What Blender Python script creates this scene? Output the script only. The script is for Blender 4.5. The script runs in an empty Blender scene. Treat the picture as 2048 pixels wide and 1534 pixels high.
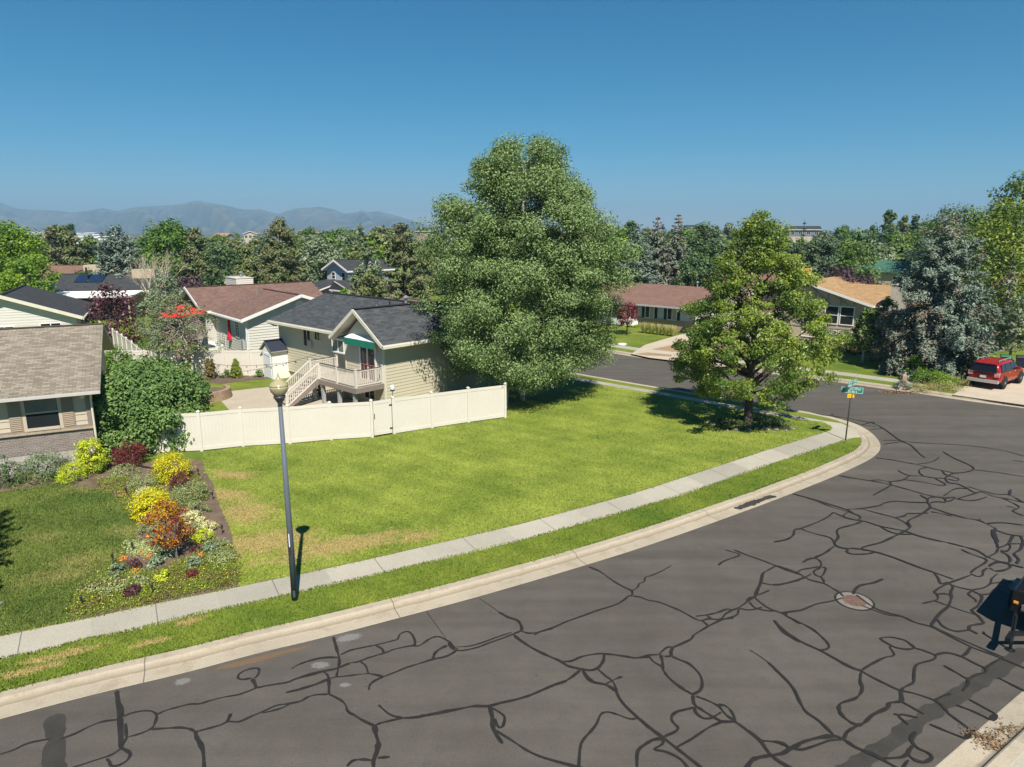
import bpy, math, random
import numpy as np
from mathutils import Vector
R_=math.radians
SC=bpy.context.scene
COL=SC.collection
# ------------------------------------------------------------------ camera, sky, sun, exposure
FPX=1365.0; CAMH=10.0; PITCH=math.atan(305/FPX)
cam=bpy.data.cameras.new('camera'); camo=bpy.data.objects.new('camera',cam); COL.objects.link(camo)
cam.sensor_width=36; cam.lens=FPX/2048*36; cam.clip_start=.1; cam.clip_end=40000
camo.location=(0,0,CAMH); camo.rotation_euler=(R_(90)-PITCH,0,0); SC.camera=camo
SUN_EL=52.0; SUN_DIR=(0.245,-0.9695)          # horizontal direction towards the sun
w=bpy.data.worlds.new('World'); SC.world=w; w.use_nodes=True
nt=w.node_tree; bg=nt.nodes['Background']
sky=nt.nodes.new('ShaderNodeTexSky'); sky.sky_type='NISHITA'; sky.sun_disc=False
sky.sun_elevation=R_(SUN_EL); sky.sun_rotation=math.atan2(SUN_DIR[0],SUN_DIR[1])
sky.altitude=1400; sky.air_density=1.0; sky.dust_density=0.3; sky.ozone_density=2.0
sep=nt.nodes.new('ShaderNodeSeparateColor'); cmb=nt.nodes.new('ShaderNodeCombineColor'); nt.links.new(sky.outputs[0],sep.inputs[0])
for k,(pw,ml) in enumerate(((2.2,.0327),(1.05,.431),(.95,.65))):      # deep, clear high-altitude blue
    a=nt.nodes.new('ShaderNodeMath'); a.operation='POWER'; a.inputs[1].default_value=pw; nt.links.new(sep.outputs[k],a.inputs[0])
    b=nt.nodes.new('ShaderNodeMath'); b.operation='MULTIPLY'; b.inputs[1].default_value=ml; nt.links.new(a.outputs[0],b.inputs[0]); nt.links.new(b.outputs[0],cmb.inputs[k])
nt.links.new(cmb.outputs[0],bg.inputs[0]); bg.inputs[1].default_value=0.09
sl=bpy.data.lights.new('sun','SUN'); so=bpy.data.objects.new('sun',sl); COL.objects.link(so)
sl.energy=4.5; sl.angle=R_(.53); sl.color=(1,.94,.84)
sd=Vector((SUN_DIR[0]*math.cos(R_(SUN_EL)),SUN_DIR[1]*math.cos(R_(SUN_EL)),math.sin(R_(SUN_EL))))
so.rotation_euler=sd.to_track_quat('Z','Y').to_euler()
vs=SC.view_settings; vs.view_transform='Standard'; vs.look='None'; vs.exposure=0.70; vs.gamma=1
SC.render.film_transparent=False
# ------------------------------------------------------------------ survey helpers (photo pixels of the 2048 wide picture -> metres)
CX,CY=1024.,767.
def ray(px,py):
    dx=(px-CX)/FPX; dy=(py-CY)/FPX
    return (dx, math.cos(PITCH)-dy*math.sin(PITCH), -math.sin(PITCH)-dy*math.cos(PITCH))
def G(px,py,z=0.):
    r=ray(px,py); t=(z-CAMH)/r[2]
    return (r[0]*t, r[1]*t, z)
def AT(px,py,Y):
    r=ray(px,py); t=Y/r[1]
    return (r[0]*t, Y, CAMH+r[2]*t)
# ------------------------------------------------------------------ object helpers
def tag(o,label=None,cat=None,group=None,kind=None):
    if label: o['label']=label
    if cat: o['category']=cat
    if group: o['group']=group
    if kind: o['kind']=kind
    return o
def empty(name,loc,rz=0,label=None,cat=None,group=None):
    o=bpy.data.objects.new(name,None); COL.objects.link(o)
    o.location=loc; o.rotation_euler=(0,0,rz); o.empty_display_size=.3
    return tag(o,label,cat,group)
def unit(v): 
    v=np.asarray(v,float); return v/(np.linalg.norm(v)+1e-12)
class MB:
    def __init__(s): s.v=[]; s.f=[]; s.m=[]; s.uv=[]
    def face(s,pts,m=0,uv=None):
        i=len(s.v); s.v+= [tuple(map(float,p)) for p in pts]
        s.f.append(tuple(range(i,i+len(pts)))); s.m.append(m)
        if uv is None: uv=[(0,0)]*len(pts)
        s.uv.append(uv)
    def hexa(s,b,t,m=0):
        s.face(b[::-1],m); s.face(t,m)
        n=len(b)
        for k in range(n):
            j=(k+1)%n; s.face([b[k],b[j],t[j],t[k]],m)
    def box(s,x0,y0,z0,x1,y1,z1,m=0):
        b=[(x0,y0,z0),(x1,y0,z0),(x1,y1,z0),(x0,y1,z0)]; t=[(p[0],p[1],z1) for p in b]
        s.hexa(b,t,m)
    def wbox(s,o,d,n,s0,s1,z0,z1,n0,n1,m=0):   # box on a wall: along d, outward n
        P=lambda a,c,z:(o[0]+d[0]*a+n[0]*c,o[1]+d[1]*a+n[1]*c,z)
        b=[P(s0,n1,z0),P(s1,n1,z0),P(s1,n0,z0),P(s0,n0,z0)]
        if d[0]*n[1]-d[1]*n[0]>0: b=b[::-1]
        s.hexa(b,[(p[0],p[1],z1) for p in b],m)
    def beam(s,p,q,w,h,m=0,up=(0,0,1)):
        p=np.array(p,float);q=np.array(q,float);d=unit(q-p);u=np.array(up,float)
        if abs(d@u)>.98: u=np.array((1,0,0.))
        sd=unit(np.cross(d,u));up2=np.cross(sd,d)
        c=[(-1,-1),(1,-1),(1,1),(-1,1)]
        s.hexa([tuple(p+sd*a*w/2+up2*b*h/2) for a,b in c][::-1],[tuple(q+sd*a*w/2+up2*b*h/2) for a,b in c][::-1],m)
    def tube(s,pts,rad,n=8,m=0,cap=True):
        pts=[np.array(p,float) for p in pts]; rings=[]
        for i,p in enumerate(pts):
            d=unit(pts[min(i+1,len(pts)-1)]-pts[max(i-1,0)])
            a=np.array((1,0,0.)) if abs(d[0])<.8 else np.array((0,1,0.))
            u=unit(np.cross(d,a)); v=np.cross(d,u)
            r=rad[i] if hasattr(rad,'__len__') else rad
            i0=len(s.v); s.v+=[tuple(p+(u*math.cos(2*math.pi*k/n)+v*math.sin(2*math.pi*k/n))*r) for k in range(n)]
            rings.append(i0)
        for a,b in zip(rings[:-1],rings[1:]):
            for k in range(n):
                j=(k+1)%n; s.f.append((a+k,a+j,b+j,b+k)); s.m.append(m); s.uv.append([(0,0)]*4)
        if cap:
            s.f.append(tuple(rings[0]+k for k in range(n))[::-1]); s.m.append(m); s.uv.append([(0,0)]*n)
            s.f.append(tuple(rings[-1]+k for k in range(n))); s.m.append(m); s.uv.append([(0,0)]*n)
    def lathe(s,prof,c=(0,0,0),n=24,m=0):
        rings=[]
        for r,z in prof:
            i0=len(s.v); s.v+=[(c[0]+r*math.cos(2*math.pi*k/n),c[1]+r*math.sin(2*math.pi*k/n),c[2]+z) for k in range(n)]; rings.append(i0)
        for a,b in zip(rings[:-1],rings[1:]):
            for k in range(n):
                j=(k+1)%n; s.f.append((a+k,a+j,b+j,b+k)); s.m.append(m); s.uv.append([(0,0)]*4)
        s.f.append(tuple(rings[0]+k for k in range(n))[::-1]); s.m.append(m); s.uv.append([(0,0)]*n)
        s.f.append(tuple(rings[-1]+k for k in range(n))); s.m.append(m); s.uv.append([(0,0)]*n)
    def slope(s,pts,th=.18,mtop=0,mside=1):   # roof slope: first edge is the eave, shingle UV in metres
        P=[np.array(p,float) for p in pts]; u=unit(P[1]-P[0]); nn=unit(np.cross(P[1]-P[0],P[-1]-P[0]))
        if nn[2]<0: nn=-nn
        v=np.cross(nn,u)
        if (P[-1]-P[0])@v<0: v=-v
        uv=[((p-P[0])@u,(p-P[0])@v) for p in P]
        if np.cross(P[1]-P[0],P[2]-P[1])[2]<0: P=P[::-1]; uv=uv[::-1]
        s.face(P,mtop,uv)
        B=[p-np.array((0,0,th)) for p in P]
        s.face(B[::-1],mside)
        n=len(P)
        for k in range(n):
            j=(k+1)%n; s.face([B[k],B[j],P[j],P[k]],mside)
    def siding(s,o,d,n,s0,s1,z0,z1,gable=None,course=.2,lip=.022,m=0):
        zs=list(np.arange(z0,z1-1e-3,course))+[z1]; rows=[(a,b) for a,b in zip(zs[:-1],zs[1:])]
        top=z1
        if gable: 
            zs=list(np.arange(z1,gable[1]-1e-3,course))+[gable[1]]; rows+=list(zip(zs[:-1],zs[1:]))
        def lim(z):
            if gable and z>z1:
                k=(z-z1)/(gable[1]-z1); return s0+(gable[0]-s0)*k, s1+(gable[0]-s1)*k
            return s0,s1
        P=lambda a,c,z:(o[0]+d[0]*a+n[0]*c,o[1]+d[1]*a+n[1]*c,z)
        flip=d[0]*n[1]-d[1]*n[0]>0
        for a,b in rows:
            la,ra=lim(a); lb,rb=lim(b)
            q=[P(la,lip,a),P(ra,lip,a),P(rb,0.002,b),P(lb,0.002,b)]; l=[P(la,0,a),P(ra,0,a),P(ra,lip,a),P(la,lip,a)]
            if flip: q=q[::-1]; l=l[::-1]
            s.face(q,m); s.face(l,m)
    def build(s,name,mats,parent=None,smooth=False,loc=None):
        me=bpy.data.meshes.new(name); me.from_pydata(s.v,[],s.f)
        for mm in (mats if isinstance(mats,(list,tuple)) else [mats]): me.materials.append(mm)
        me.polygons.foreach_set('material_index',s.m)
        uvl=me.uv_layers.new(name='UVMap'); flat=[c for f in s.uv for p in f for c in p]; uvl.data.foreach_set('uv',flat)
        if smooth: me.polygons.foreach_set('use_smooth',[True]*len(s.f))
        me.update()
        o=bpy.data.objects.new(name,me); COL.objects.link(o)
        if parent: o.parent=parent
        if loc: o.location=loc
        return o
def quads(name,V,mat,parent=None):         # V: (n,4,3) array of loose leaf faces
    n=len(V); me=bpy.data.meshes.new(name)
    me.vertices.add(n*4); me.vertices.foreach_set('co',V.astype(np.float32).ravel())
    me.loops.add(n*4); me.loops.foreach_set('vertex_index',np.arange(n*4,dtype=np.int32))
    me.polygons.add(n); me.polygons.foreach_set('loop_start',np.arange(0,n*4,4,dtype=np.int32))
    me.polygons.foreach_set('loop_total',np.full(n,4,dtype=np.int32))
    me.materials.append(mat); me.update(calc_edges=True)
    o=bpy.data.objects.new(name,me); COL.objects.link(o)
    if parent: o.parent=parent
    return o
# ------------------------------------------------------------------ materials
MATS={}
def newmat(name):
    m=bpy.data.materials.new(name); m.use_nodes=True; t=m.node_tree
    return m,t,t.nodes['Principled BSDF']
def noise(t,scale,detail=5,rough=.55,coord='Object',vec=None):
    n=t.nodes.new('ShaderNodeTexNoise'); n.inputs['Scale'].default_value=scale; n.inputs['Detail'].default_value=detail; n.inputs['Roughness'].default_value=rough
    if vec is None:
        c=t.nodes.new('ShaderNodeTexCoord'); vec=c.outputs[coord]
    t.links.new(vec,n.inputs['Vector']); return n
def ramp(t,fac,stops):
    r=t.nodes.new('ShaderNodeValToRGB'); e=r.color_ramp.elements
    while len(e)<len(stops): e.new(.5)
    for k,(p,c) in enumerate(stops): e[k].position=p; e[k].color=(*c,1) if len(c)==3 else c
    t.links.new(fac,r.inputs[0]); return r
def mix(t,fac,a,b,mode='MIX'):
    n=t.nodes.new('ShaderNodeMix'); n.data_type='RGBA'; n.blend_type=mode
    for s,v in ((0,fac),(6,a),(7,b)):
        if isinstance(v,(int,float)): n.inputs[s].default_value=v
        elif isinstance(v,tuple): n.inputs[s].default_value=(*v,1)
        else: t.links.new(v,n.inputs[s])
    return n.outputs[2]
def math_(t,op,a,b=None,clamp=False):
    n=t.nodes.new('ShaderNodeMath'); n.operation=op; n.use_clamp=clamp
    for s,v in ((0,a),(1,b)):
        if v is None: continue
        if isinstance(v,(int,float)): n.inputs[s].default_value=v
        else: t.links.new(v,n.inputs[s])
    return n.outputs[0]
def bump(t,b,h,st=.3,dist=.02):
    n=t.nodes.new('ShaderNodeBump'); n.inputs['Strength'].default_value=st; n.inputs['Distance'].default_value=dist
    t.links.new(h,n.inputs['Height']); t.links.new(n.outputs[0],b.inputs['Normal'])
def M(name,c,c2=None,scale=3,rough=.7,spec=.3,metal=0,fine=None,bmp=0,bdist=.02):
    if name in MATS: return MATS[name]
    m,t,b=newmat(name); b.inputs['Roughness'].default_value=rough; b.inputs['Metallic'].default_value=metal
    b.inputs['Specular IOR Level'].default_value=spec
    c2=c2 or tuple(x*.86 for x in c)
    n=noise(t,scale); r=ramp(t,n.outputs[0],[(.3,c2),(.7,c)]); out=r.outputs[0]
    if fine:
        n2=noise(t,fine,3); out=mix(t,.35,out,ramp(t,n2.outputs[0],[(.35,(.35,.35,.35)),(.65,(.68,.68,.68))]).outputs[0],'OVERLAY')
        if bmp: bump(t,b,n2.outputs[0],bmp,bdist)
    t.links.new(out,b.inputs['Base Color']); MATS[name]=m; return m
def roofmat(name,c1,c2,mort=(.05,.05,.05),w=.32,h=.145,vary=.35):
    if name in MATS: return MATS[name]
    m,t,b=newmat(name); b.inputs['Roughness'].default_value=.9; b.inputs['Specular IOR Level'].default_value=.15
    tc=t.nodes.new('ShaderNodeTexCoord'); br=t.nodes.new('ShaderNodeTexBrick'); t.links.new(tc.outputs['UV'],br.inputs['Vector'])
    br.inputs['Scale'].default_value=1; br.inputs['Brick Width'].default_value=w; br.inputs['Row Height'].default_value=h
    br.inputs['Mortar Size'].default_value=.008; br.inputs['Mortar Smooth'].default_value=.3; br.inputs['Bias'].default_value=0
    br.offset=.43; br.inputs['Color1'].default_value=(*c1,1); br.inputs['Color2'].default_value=(*c2,1); br.inputs['Mortar'].default_value=(*mort,1)
    n=noise(t,1.1,4,coord='UV'); n2=noise(t,22,3,coord='UV')
    o=mix(t,vary,br.outputs['Color'],ramp(t,n.outputs[0],[(.3,(.35,.35,.35)),(.7,(.62,.62,.62))]).outputs[0],'OVERLAY')
    o=mix(t,.25,o,ramp(t,n2.outputs[0],[(.35,(.3,.3,.3)),(.65,(.7,.7,.7))]).outputs[0],'OVERLAY')
    t.links.new(o,b.inputs['Base Color']); bump(t,b,br.outputs['Fac'],-.5,.012); MATS[name]=m; return m
def brickmat(name,c1,c2,mort,w=.2,h=.075):
    if name in MATS: return MATS[name]
    m,t,b=newmat(name); b.inputs['Roughness'].default_value=.85
    tc=t.nodes.new('ShaderNodeTexCoord'); br=t.nodes.new('ShaderNodeTexBrick'); t.links.new(tc.outputs['UV'],br.inputs['Vector'])
    br.inputs['Scale'].default_value=1; br.inputs['Brick Width'].default_value=w; br.inputs['Row Height'].default_value=h; br.inputs['Mortar Size'].default_value=.009
    br.inputs['Color1'].default_value=(*c1,1); br.inputs['Color2'].default_value=(*c2,1); br.inputs['Mortar'].default_value=(*mort,1)
    n=noise(t,2,4,coord='UV'); o=mix(t,.4,br.outputs['Color'],ramp(t,n.outputs[0],[(.3,(.38,.38,.38)),(.7,(.6,.6,.6))]).outputs[0],'OVERLAY')
    t.links.new(o,b.inputs['Base Color']); bump(t,b,br.outputs['Fac'],-.4,.01); MATS[name]=m; return m
def leafmat(name,ca,cb,cc=None,trans=.3,rough=.5,spec=.3,nscale=.5,ramp_pos=(.1,.9)):
    """per-leaf colour: random per island between ca and cb, patches of cc"""
    if name in MATS: return MATS[name]
    m,t,b=newmat(name); out=t.nodes['Material Output']
    K=1.75; ca,cb=[tuple(min(.85,v*K) for v in c) for c in (ca,cb)]; cc=tuple(min(.85,v*K) for v in cc) if cc else None
    g=t.nodes.new('ShaderNodeNewGeometry')
    r=ramp(t,g.outputs['Random Per Island'],[(ramp_pos[0],ca),(ramp_pos[1],cb)]); col=r.outputs[0]
    if cc:
        n=noise(t,nscale,3); col=mix(t,ramp(t,n.outputs[0],[(.45,(0,0,0)),(.62,(1,1,1))]).outputs[0],col,cc)
    b.inputs['Roughness'].default_value=rough; b.inputs['Specular IOR Level'].default_value=spec
    t.links.new(col,b.inputs['Base Color'])
    tr=t.nodes.new('ShaderNodeBsdfTranslucent'); t.links.new(mix(t,1,col,(1.0,1.0,.55),'MULTIPLY'),tr.inputs[0])
    mx=t.nodes.new('ShaderNodeMixShader'); mx.inputs[0].default_value=trans
    t.links.new(b.outputs[0],mx.inputs[1]); t.links.new(tr.outputs[0],mx.inputs[2]); t.links.new(mx.outputs[0],out.inputs[0])
    MATS[name]=m; return m
def glass(name='window_glass',c=(.018,.022,.024),rough=.06):
    return M(name,c,c,rough=rough,spec=.3)
# ================================================================== SETTING: ground, street, kerbs, pavements, lawns
def resample(pts,step):
    P=np.array(pts,float); d=np.r_[0,np.cumsum(np.linalg.norm(np.diff(P,axis=0),axis=1))]
    n=max(2,int(round(d[-1]/step))+1); s=np.linspace(0,d[-1],n)
    return np.stack([np.interp(s,d,P[:,k]) for k in range(P.shape[1])],1)
def smooth(P,it=6):
    P=np.array(P,float)
    for _ in range(it): P[1:-1]=P[1:-1]*.5+(P[:-2]+P[2:])*.25
    return P
def catmull(pts,sub=6):
    P=np.array(pts,float)
    if len(P)<3: return resample(P,max(.1,np.linalg.norm(P[1]-P[0])/6))
    Q=np.vstack([2*P[0]-P[1],P,2*P[-1]-P[-2]]); out=[]
    for i in range(1,len(Q)-2):
        a,b,c,d=Q[i-1],Q[i],Q[i+1],Q[i+2]
        for t in np.linspace(0,1,sub,endpoint=False):
            out.append(.5*((2*b)+(-a+c)*t+(2*a-5*b+4*c-d)*t*t+(-a+3*b-3*c+d)*t**3))
    out.append(P[-1]); return np.array(out)
def left_n(P):
    d=np.gradient(P,axis=0); d/=np.linalg.norm(d,axis=1)[:,None]+1e-9
    return np.stack([-d[:,1],d[:,0]],1)
def px2(lst,z=0.): return [G(x,y,z)[:2] for x,y in lst]
ZR=-.13
E1=np.array((math.cos(R_(29)),math.sin(R_(29)))); E2=np.array((math.cos(R_(137)),math.sin(R_(137))))
CURB=[(0,1438),(219,1380),(407,1339),(496,1308),(600,1288),(737,1252),(945,1197),(1120,1146),(1270,1100),(1400,1055),(1548,1001),(1667,953.6),(1721,929),(1753,912),(1764,897),(1761,883),(1746,867),(1721,849.6),(1682,837),(1618,824),(1503,805),(1323,775.4),(1218,757.6),(1200,754.5)]
cw=px2(CURB,ZR); cw=[tuple(np.array(cw[0])-E1*40)]+cw+[tuple(np.array(cw[-1])+E2*160)]
CW=smooth(resample(cw,.35),10); CN=left_n(CW)
def curb_strip(name,C,N,label=None):
    prof=[(0,-.1275),(.02,-.124),(.42,-.127),(.50,-.112),(.575,-.012),(.61,.008),(.84,.010),(.86,-.03)]
    m=MB(); L=np.r_[0,np.cumsum(np.linalg.norm(np.diff(C,axis=0),axis=1))]
    rows=[[(C[i,0]+N[i,0]*d,C[i,1]+N[i,1]*d,z) for d,z in prof] for i in range(len(C))]
    for i in range(len(C)-1):
        for k in range(len(prof)-1):
            m.face([rows[i][k],rows[i+1][k],rows[i+1][k+1],rows[i][k+1]],0,[(L[i],prof[k][0]),(L[i+1],prof[k][0]),(L[i+1],prof[k+1][0]),(L[i],prof[k+1][0])])
    return tag(m.build(name,MATS['kerb_concrete']),kind='structure')
def concrete(name,c,joint,jw=.012,dirt=.5,tan=(.36,.30,.21)):
    m,t,b=newmat(name); b.inputs['Roughness'].default_value=.9; b.inputs['Specular IOR Level'].default_value=.2
    tc=t.nodes.new('ShaderNodeTexCoord'); sx=t.nodes.new('ShaderNodeSeparateXYZ'); t.links.new(tc.outputs['UV'],sx.inputs[0])
    n=noise(t,.7,6); n2=noise(t,25,4); n3=noise(t,2.3,5,.65)
    col=ramp(t,n.outputs[0],[(.3,tuple(x*.88 for x in c)),(.7,c)]).outputs[0]
    col=mix(t,ramp(t,n3.outputs[0],[(.5,(0,0,0)),(.75,(dirt,dirt,dirt))]).outputs[0],col,tan)
    col=mix(t,.22,col,ramp(t,n2.outputs[0],[(.35,(.3,.3,.3)),(.65,(.7,.7,.7))]).outputs[0],'OVERLAY')
    if name[:4]=='kerb':
        fl=ramp(t,math_(t,'ADD',sx.outputs[1],math_(t,'MULTIPLY',math_(t,'SUBTRACT',n3.outputs[0],.5),.10)),[(.42,(0,0,0)),(.475,(.75,.75,.75)),(.50,(.7,.7,.7)),(.57,(0,0,0))]); col=mix(t,fl.outputs[0],col,(.20,.165,.12))
    fr=math_(t,'PINGPONG',sx.outputs[0],joint/2)
    j=math_(t,'LESS_THAN',fr,jw)
    pn=math_(t,'FLOOR',math_(t,'DIVIDE',math_(t,'ADD',sx.outputs[0],joint/2 if joint<50 else 0),joint)); wn=t.nodes.new('ShaderNodeTexWhiteNoise'); wn.noise_dimensions='1D'; t.links.new(pn,wn.inputs['W'])
    col=mix(t,1,col,ramp(t,wn.outputs[0],[(0,(.84,.84,.83)),(1,(1.05,1.04,1.01))]).outputs[0],'MULTIPLY')
    col=mix(t,math_(t,'MULTIPLY',j,.75),col,(.09,.08,.065))
    t.links.new(col,b.inputs['Base Color']); bump(t,b,n2.outputs[0],.2,.01); MATS[name]=m; return m
concrete('kerb_concrete',(.415,.36,.28),6.1,.014,.9,(.29,.235,.165))
concrete('walk_concrete',(.405,.378,.315),3.04,.013,.35,(.33,.29,.22))
concrete('drive_concrete',(.50,.43,.335),100,.01,.5)
def patchmask(t,patches):   # union of soft ellipses given in world metres (dry turf, stains: places, not shade)
    tc=t.nodes.new('ShaderNodeTexCoord'); acc=None
    for (x,y,a,b_,rot) in patches:
        mp=t.nodes.new('ShaderNodeMapping'); mp.vector_type='TEXTURE'
        mp.inputs['Location'].default_value=(x,y,0); mp.inputs['Rotation'].default_value=(0,0,R_(rot)); mp.inputs['Scale'].default_value=(a,b_,1000)
        t.links.new(tc.outputs['Object'],mp.inputs[0])
        l=t.nodes.new('ShaderNodeVectorMath'); l.operation='LENGTH'; t.links.new(mp.outputs[0],l.inputs[0])
        v=math_(t,'SUBTRACT',1,l.outputs['Value'],True); acc=v if acc is None else math_(t,'MAXIMUM',acc,v)
    return acc
def lawnmat(name,c_lo,c_hi,dry,patches,dryc=(.36,.275,.115),island=False,dmax=.9):
    m,t,b=newmat(name); b.inputs['Roughness'].default_value=.75; b.inputs['Specular IOR Level'].default_value=.15
    n=noise(t,.33,7,.62); n2=noise(t,6,5,.65); n3=noise(t,38,3)
    col=ramp(t,n.outputs[0],[(.36,c_lo),(.64,c_hi)]).outputs[0]
    mp=t.nodes.new('ShaderNodeMapping'); mp.inputs['Rotation'].default_value=(0,0,R_(-55)); tc=t.nodes.new('ShaderNodeTexCoord'); t.links.new(tc.outputs['Object'],mp.inputs[0])
    wv=t.nodes.new('ShaderNodeTexWave'); wv.inputs['Scale'].default_value=.26; wv.inputs['Distortion'].default_value=1.6; wv.inputs['Detail Scale'].default_value=.7; t.links.new(mp.outputs[0],wv.inputs[0])
    col=mix(t,.26,col,ramp(t,wv.outputs[0],[(.25,(.42,.42,.42)),(.75,(.58,.58,.58))]).outputs[0],'OVERLAY')
    col=mix(t,.55,col,ramp(t,n2.outputs[0],[(.32,(.34,.36,.34)),(.68,(.66,.63,.60))]).outputs[0],'OVERLAY')
    pm=patchmask(t,patches)
    nn_=noise(t,2.2,6,.75); rag=math_(t,'SUBTRACT',math_(t,'ADD',math_(t,'MULTIPLY',pm,1.25),math_(t,'ADD',math_(t,'MULTIPLY',nn_.outputs[0],2.3),math_(t,'MULTIPLY',n2.outputs[0],1.0))),2.04)
    n7=noise(t,17,4,.7); rag=math_(t,'MULTIPLY',math_(t,'ADD',rag,math_(t,'MULTIPLY',math_(t,'SUBTRACT',n7.outputs[0],.5),1.5)),1.9,True)
    n4=noise(t,1.6,6,.7); sp=ramp(t,n4.outputs[0],[(.60,(0,0,0)),(.76,(dry,dry,dry))]).outputs[0]
    col=mix(t,sp,col,tuple(.5*a+.5*d for a,d in zip(c_hi,dryc)))
    col=mix(t,math_(t,'MULTIPLY',rag,dmax),col,dryc)
    if island:
        g=t.nodes.new('ShaderNodeNewGeometry')
        col=mix(t,.8,col,ramp(t,g.outputs['Random Per Island'],[(0,(.34,.36,.34)),(1,(.68,.66,.60))]).outputs[0],'OVERLAY')
    else:
        col=mix(t,.6,col,ramp(t,n3.outputs[0],[(.3,(.26,.27,.26)),(.7,(.68,.67,.64))]).outputs[0],'OVERLAY')
        bump(t,b,n3.outputs[0],.55,.05)
    t.links.new(col,b.inputs['Base Color']); MATS[name]=m; return m
g=lambda x,y:G(x,y)[:2]
def el(px,py,a,b,rot): return (*g(px,py),a,b,rot)
DRYA=[el(660,1095,3.8,1.15,26),el(530,1085,3.2,1.7,15),el(740,1082,2.6,.9,30),el(490,1025,1.7,2.2,60),el(450,990,1.0,2.2,75),el(840,1072,1.5,.6,30),el(465,950,.9,1.8,80)]
DRYB=[el(175,975,1.8,1.0,20),el(262,1065,.8,1.8,80),el(120,1150,1.9,.9,20),el(160,1120,1.5,.9,20),el(90,1075,1.2,.6,10)]
DRYV=[el(380,1243,.7,.35,25),el(300,1285,.8,.25,25),el(120,1310,1.6,.3,25),el(60,1340,1.3,.3,25)]
GA=((.142,.196,.030),(.255,.300,.054)); GB=((.082,.128,.028),(.158,.196,.046))
lawnmat('lawn_turf',*GA,.5,DRYA); lawnmat('lawn_blades',*GA,.5,DRYA,island=True)
lawnmat('neighbour_turf',*GB,.45,DRYB,(.30,.265,.10),dmax=.5); lawnmat('neighbour_blades',*GB,.45,DRYB,(.30,.265,.10),island=True,dmax=.5)
lawnmat('verge_turf',(.090,.145,.018),(.185,.225,.034),.35,DRYV); lawnmat('verge_blades',(.090,.145,.018),(.185,.225,.034),.35,DRYV,island=True)
# asphalt
m,t,b=newmat('asphalt'); b.inputs['Roughness'].default_value=.85; b.inputs['Specular IOR Level'].default_value=.25
n=noise(t,.22,6,.6); n2=noise(t,55,3,.7); n3=noise(t,1.7,6,.6)
mp=t.nodes.new('ShaderNodeMapping'); mp.inputs['Rotation'].default_value=(0,0,R_(-33)); mp.inputs['Scale'].default_value=(.12,1.3,1); tc=t.nodes.new('ShaderNodeTexCoord'); t.links.new(tc.outputs['Object'],mp.inputs[0])
n5=noise(t,1.0,5,.6,vec=mp.outputs[0])
col=ramp(t,n.outputs[0],[(.3,(.082,.074,.064)),(.7,(.104,.095,.083))]).outputs[0]
col=mix(t,.65,col,ramp(t,n5.outputs[0],[(.3,(.38,.37,.36)),(.7,(.62,.62,.62))]).outputs[0],'OVERLAY')
col=mix(t,.35,col,ramp(t,n3.outputs[0],[(.35,(.40,.40,.41)),(.7,(.58,.57,.56))]).outputs[0],'OVERLAY')
col=mix(t,.75,col,ramp(t,n2.outputs[0],[(.3,(.27,.27,.27)),(.72,(.73,.72,.70))]).outputs[0],'OVERLAY')
pm=patchmask(t,[(*G(365,1363,ZR)[:2],.26,.2,20),(*G(698,1275,ZR)[:2],.5,.25,20),(*G(640,1330,ZR)[:2],.35,.2,0),(*G(690,1370,ZR)[:2],.2,.12,0)])
n6=noise(t,14,5,.75); wsp=math_(t,'MULTIPLY',math_(t,'SUBTRACT',math_(t,'ADD',pm,n6.outputs[0]),.78),4,True)
col=mix(t,math_(t,'MULTIPLY',wsp,.30),col,(.36,.36,.35))
pm2=patchmask(t,[(*G(500,1322,ZR)[:2],1.0,.14,24),(*G(560,1306,ZR)[:2],.9,.10,24)])
dsp=math_(t,'MULTIPLY',math_(t,'SUBTRACT',math_(t,'ADD',pm2,n6.outputs[0]),.62),4,True)
col=mix(t,math_(t,'MULTIPLY',dsp,.75),col,(.17,.10,.05))
n8=noise(t,.9,7,.72); col=mix(t,ramp(t,n8.outputs[0],[(.58,(0,0,0)),(.72,(.38,.38,.38))]).outputs[0],col,(.055,.050,.045))
n9=noise(t,140,2,.5); col=mix(t,.5,col,ramp(t,n9.outputs[0],[(.3,(.30,.30,.30)),(.75,(.72,.71,.70))]).outputs[0],'OVERLAY')
t.links.new(col,b.inputs['Base Color']); bump(t,b,n2.outputs[0],.35,.012); MATS['asphalt']=m
def poly(name,pts,z,mat,kind='structure',sides=0):
    m=MB(); P=[(p[0],p[1],z) for p in pts]
    ar=sum(P[i-1][0]*P[i][1]-P[i][0]*P[i-1][1] for i in range(len(P)))
    if ar<0: P=P[::-1]
    L=0; 
    m.face(P,0,[(p[0],p[1]) for p in P])
    if sides:
        for i in range(len(P)):
            a,b=P[i-1],P[i]; m.face([(a[0],a[1],z-sides),(b[0],b[1],z-sides),b,a],0)
    return tag(m.build(name,mat),kind=kind)
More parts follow.
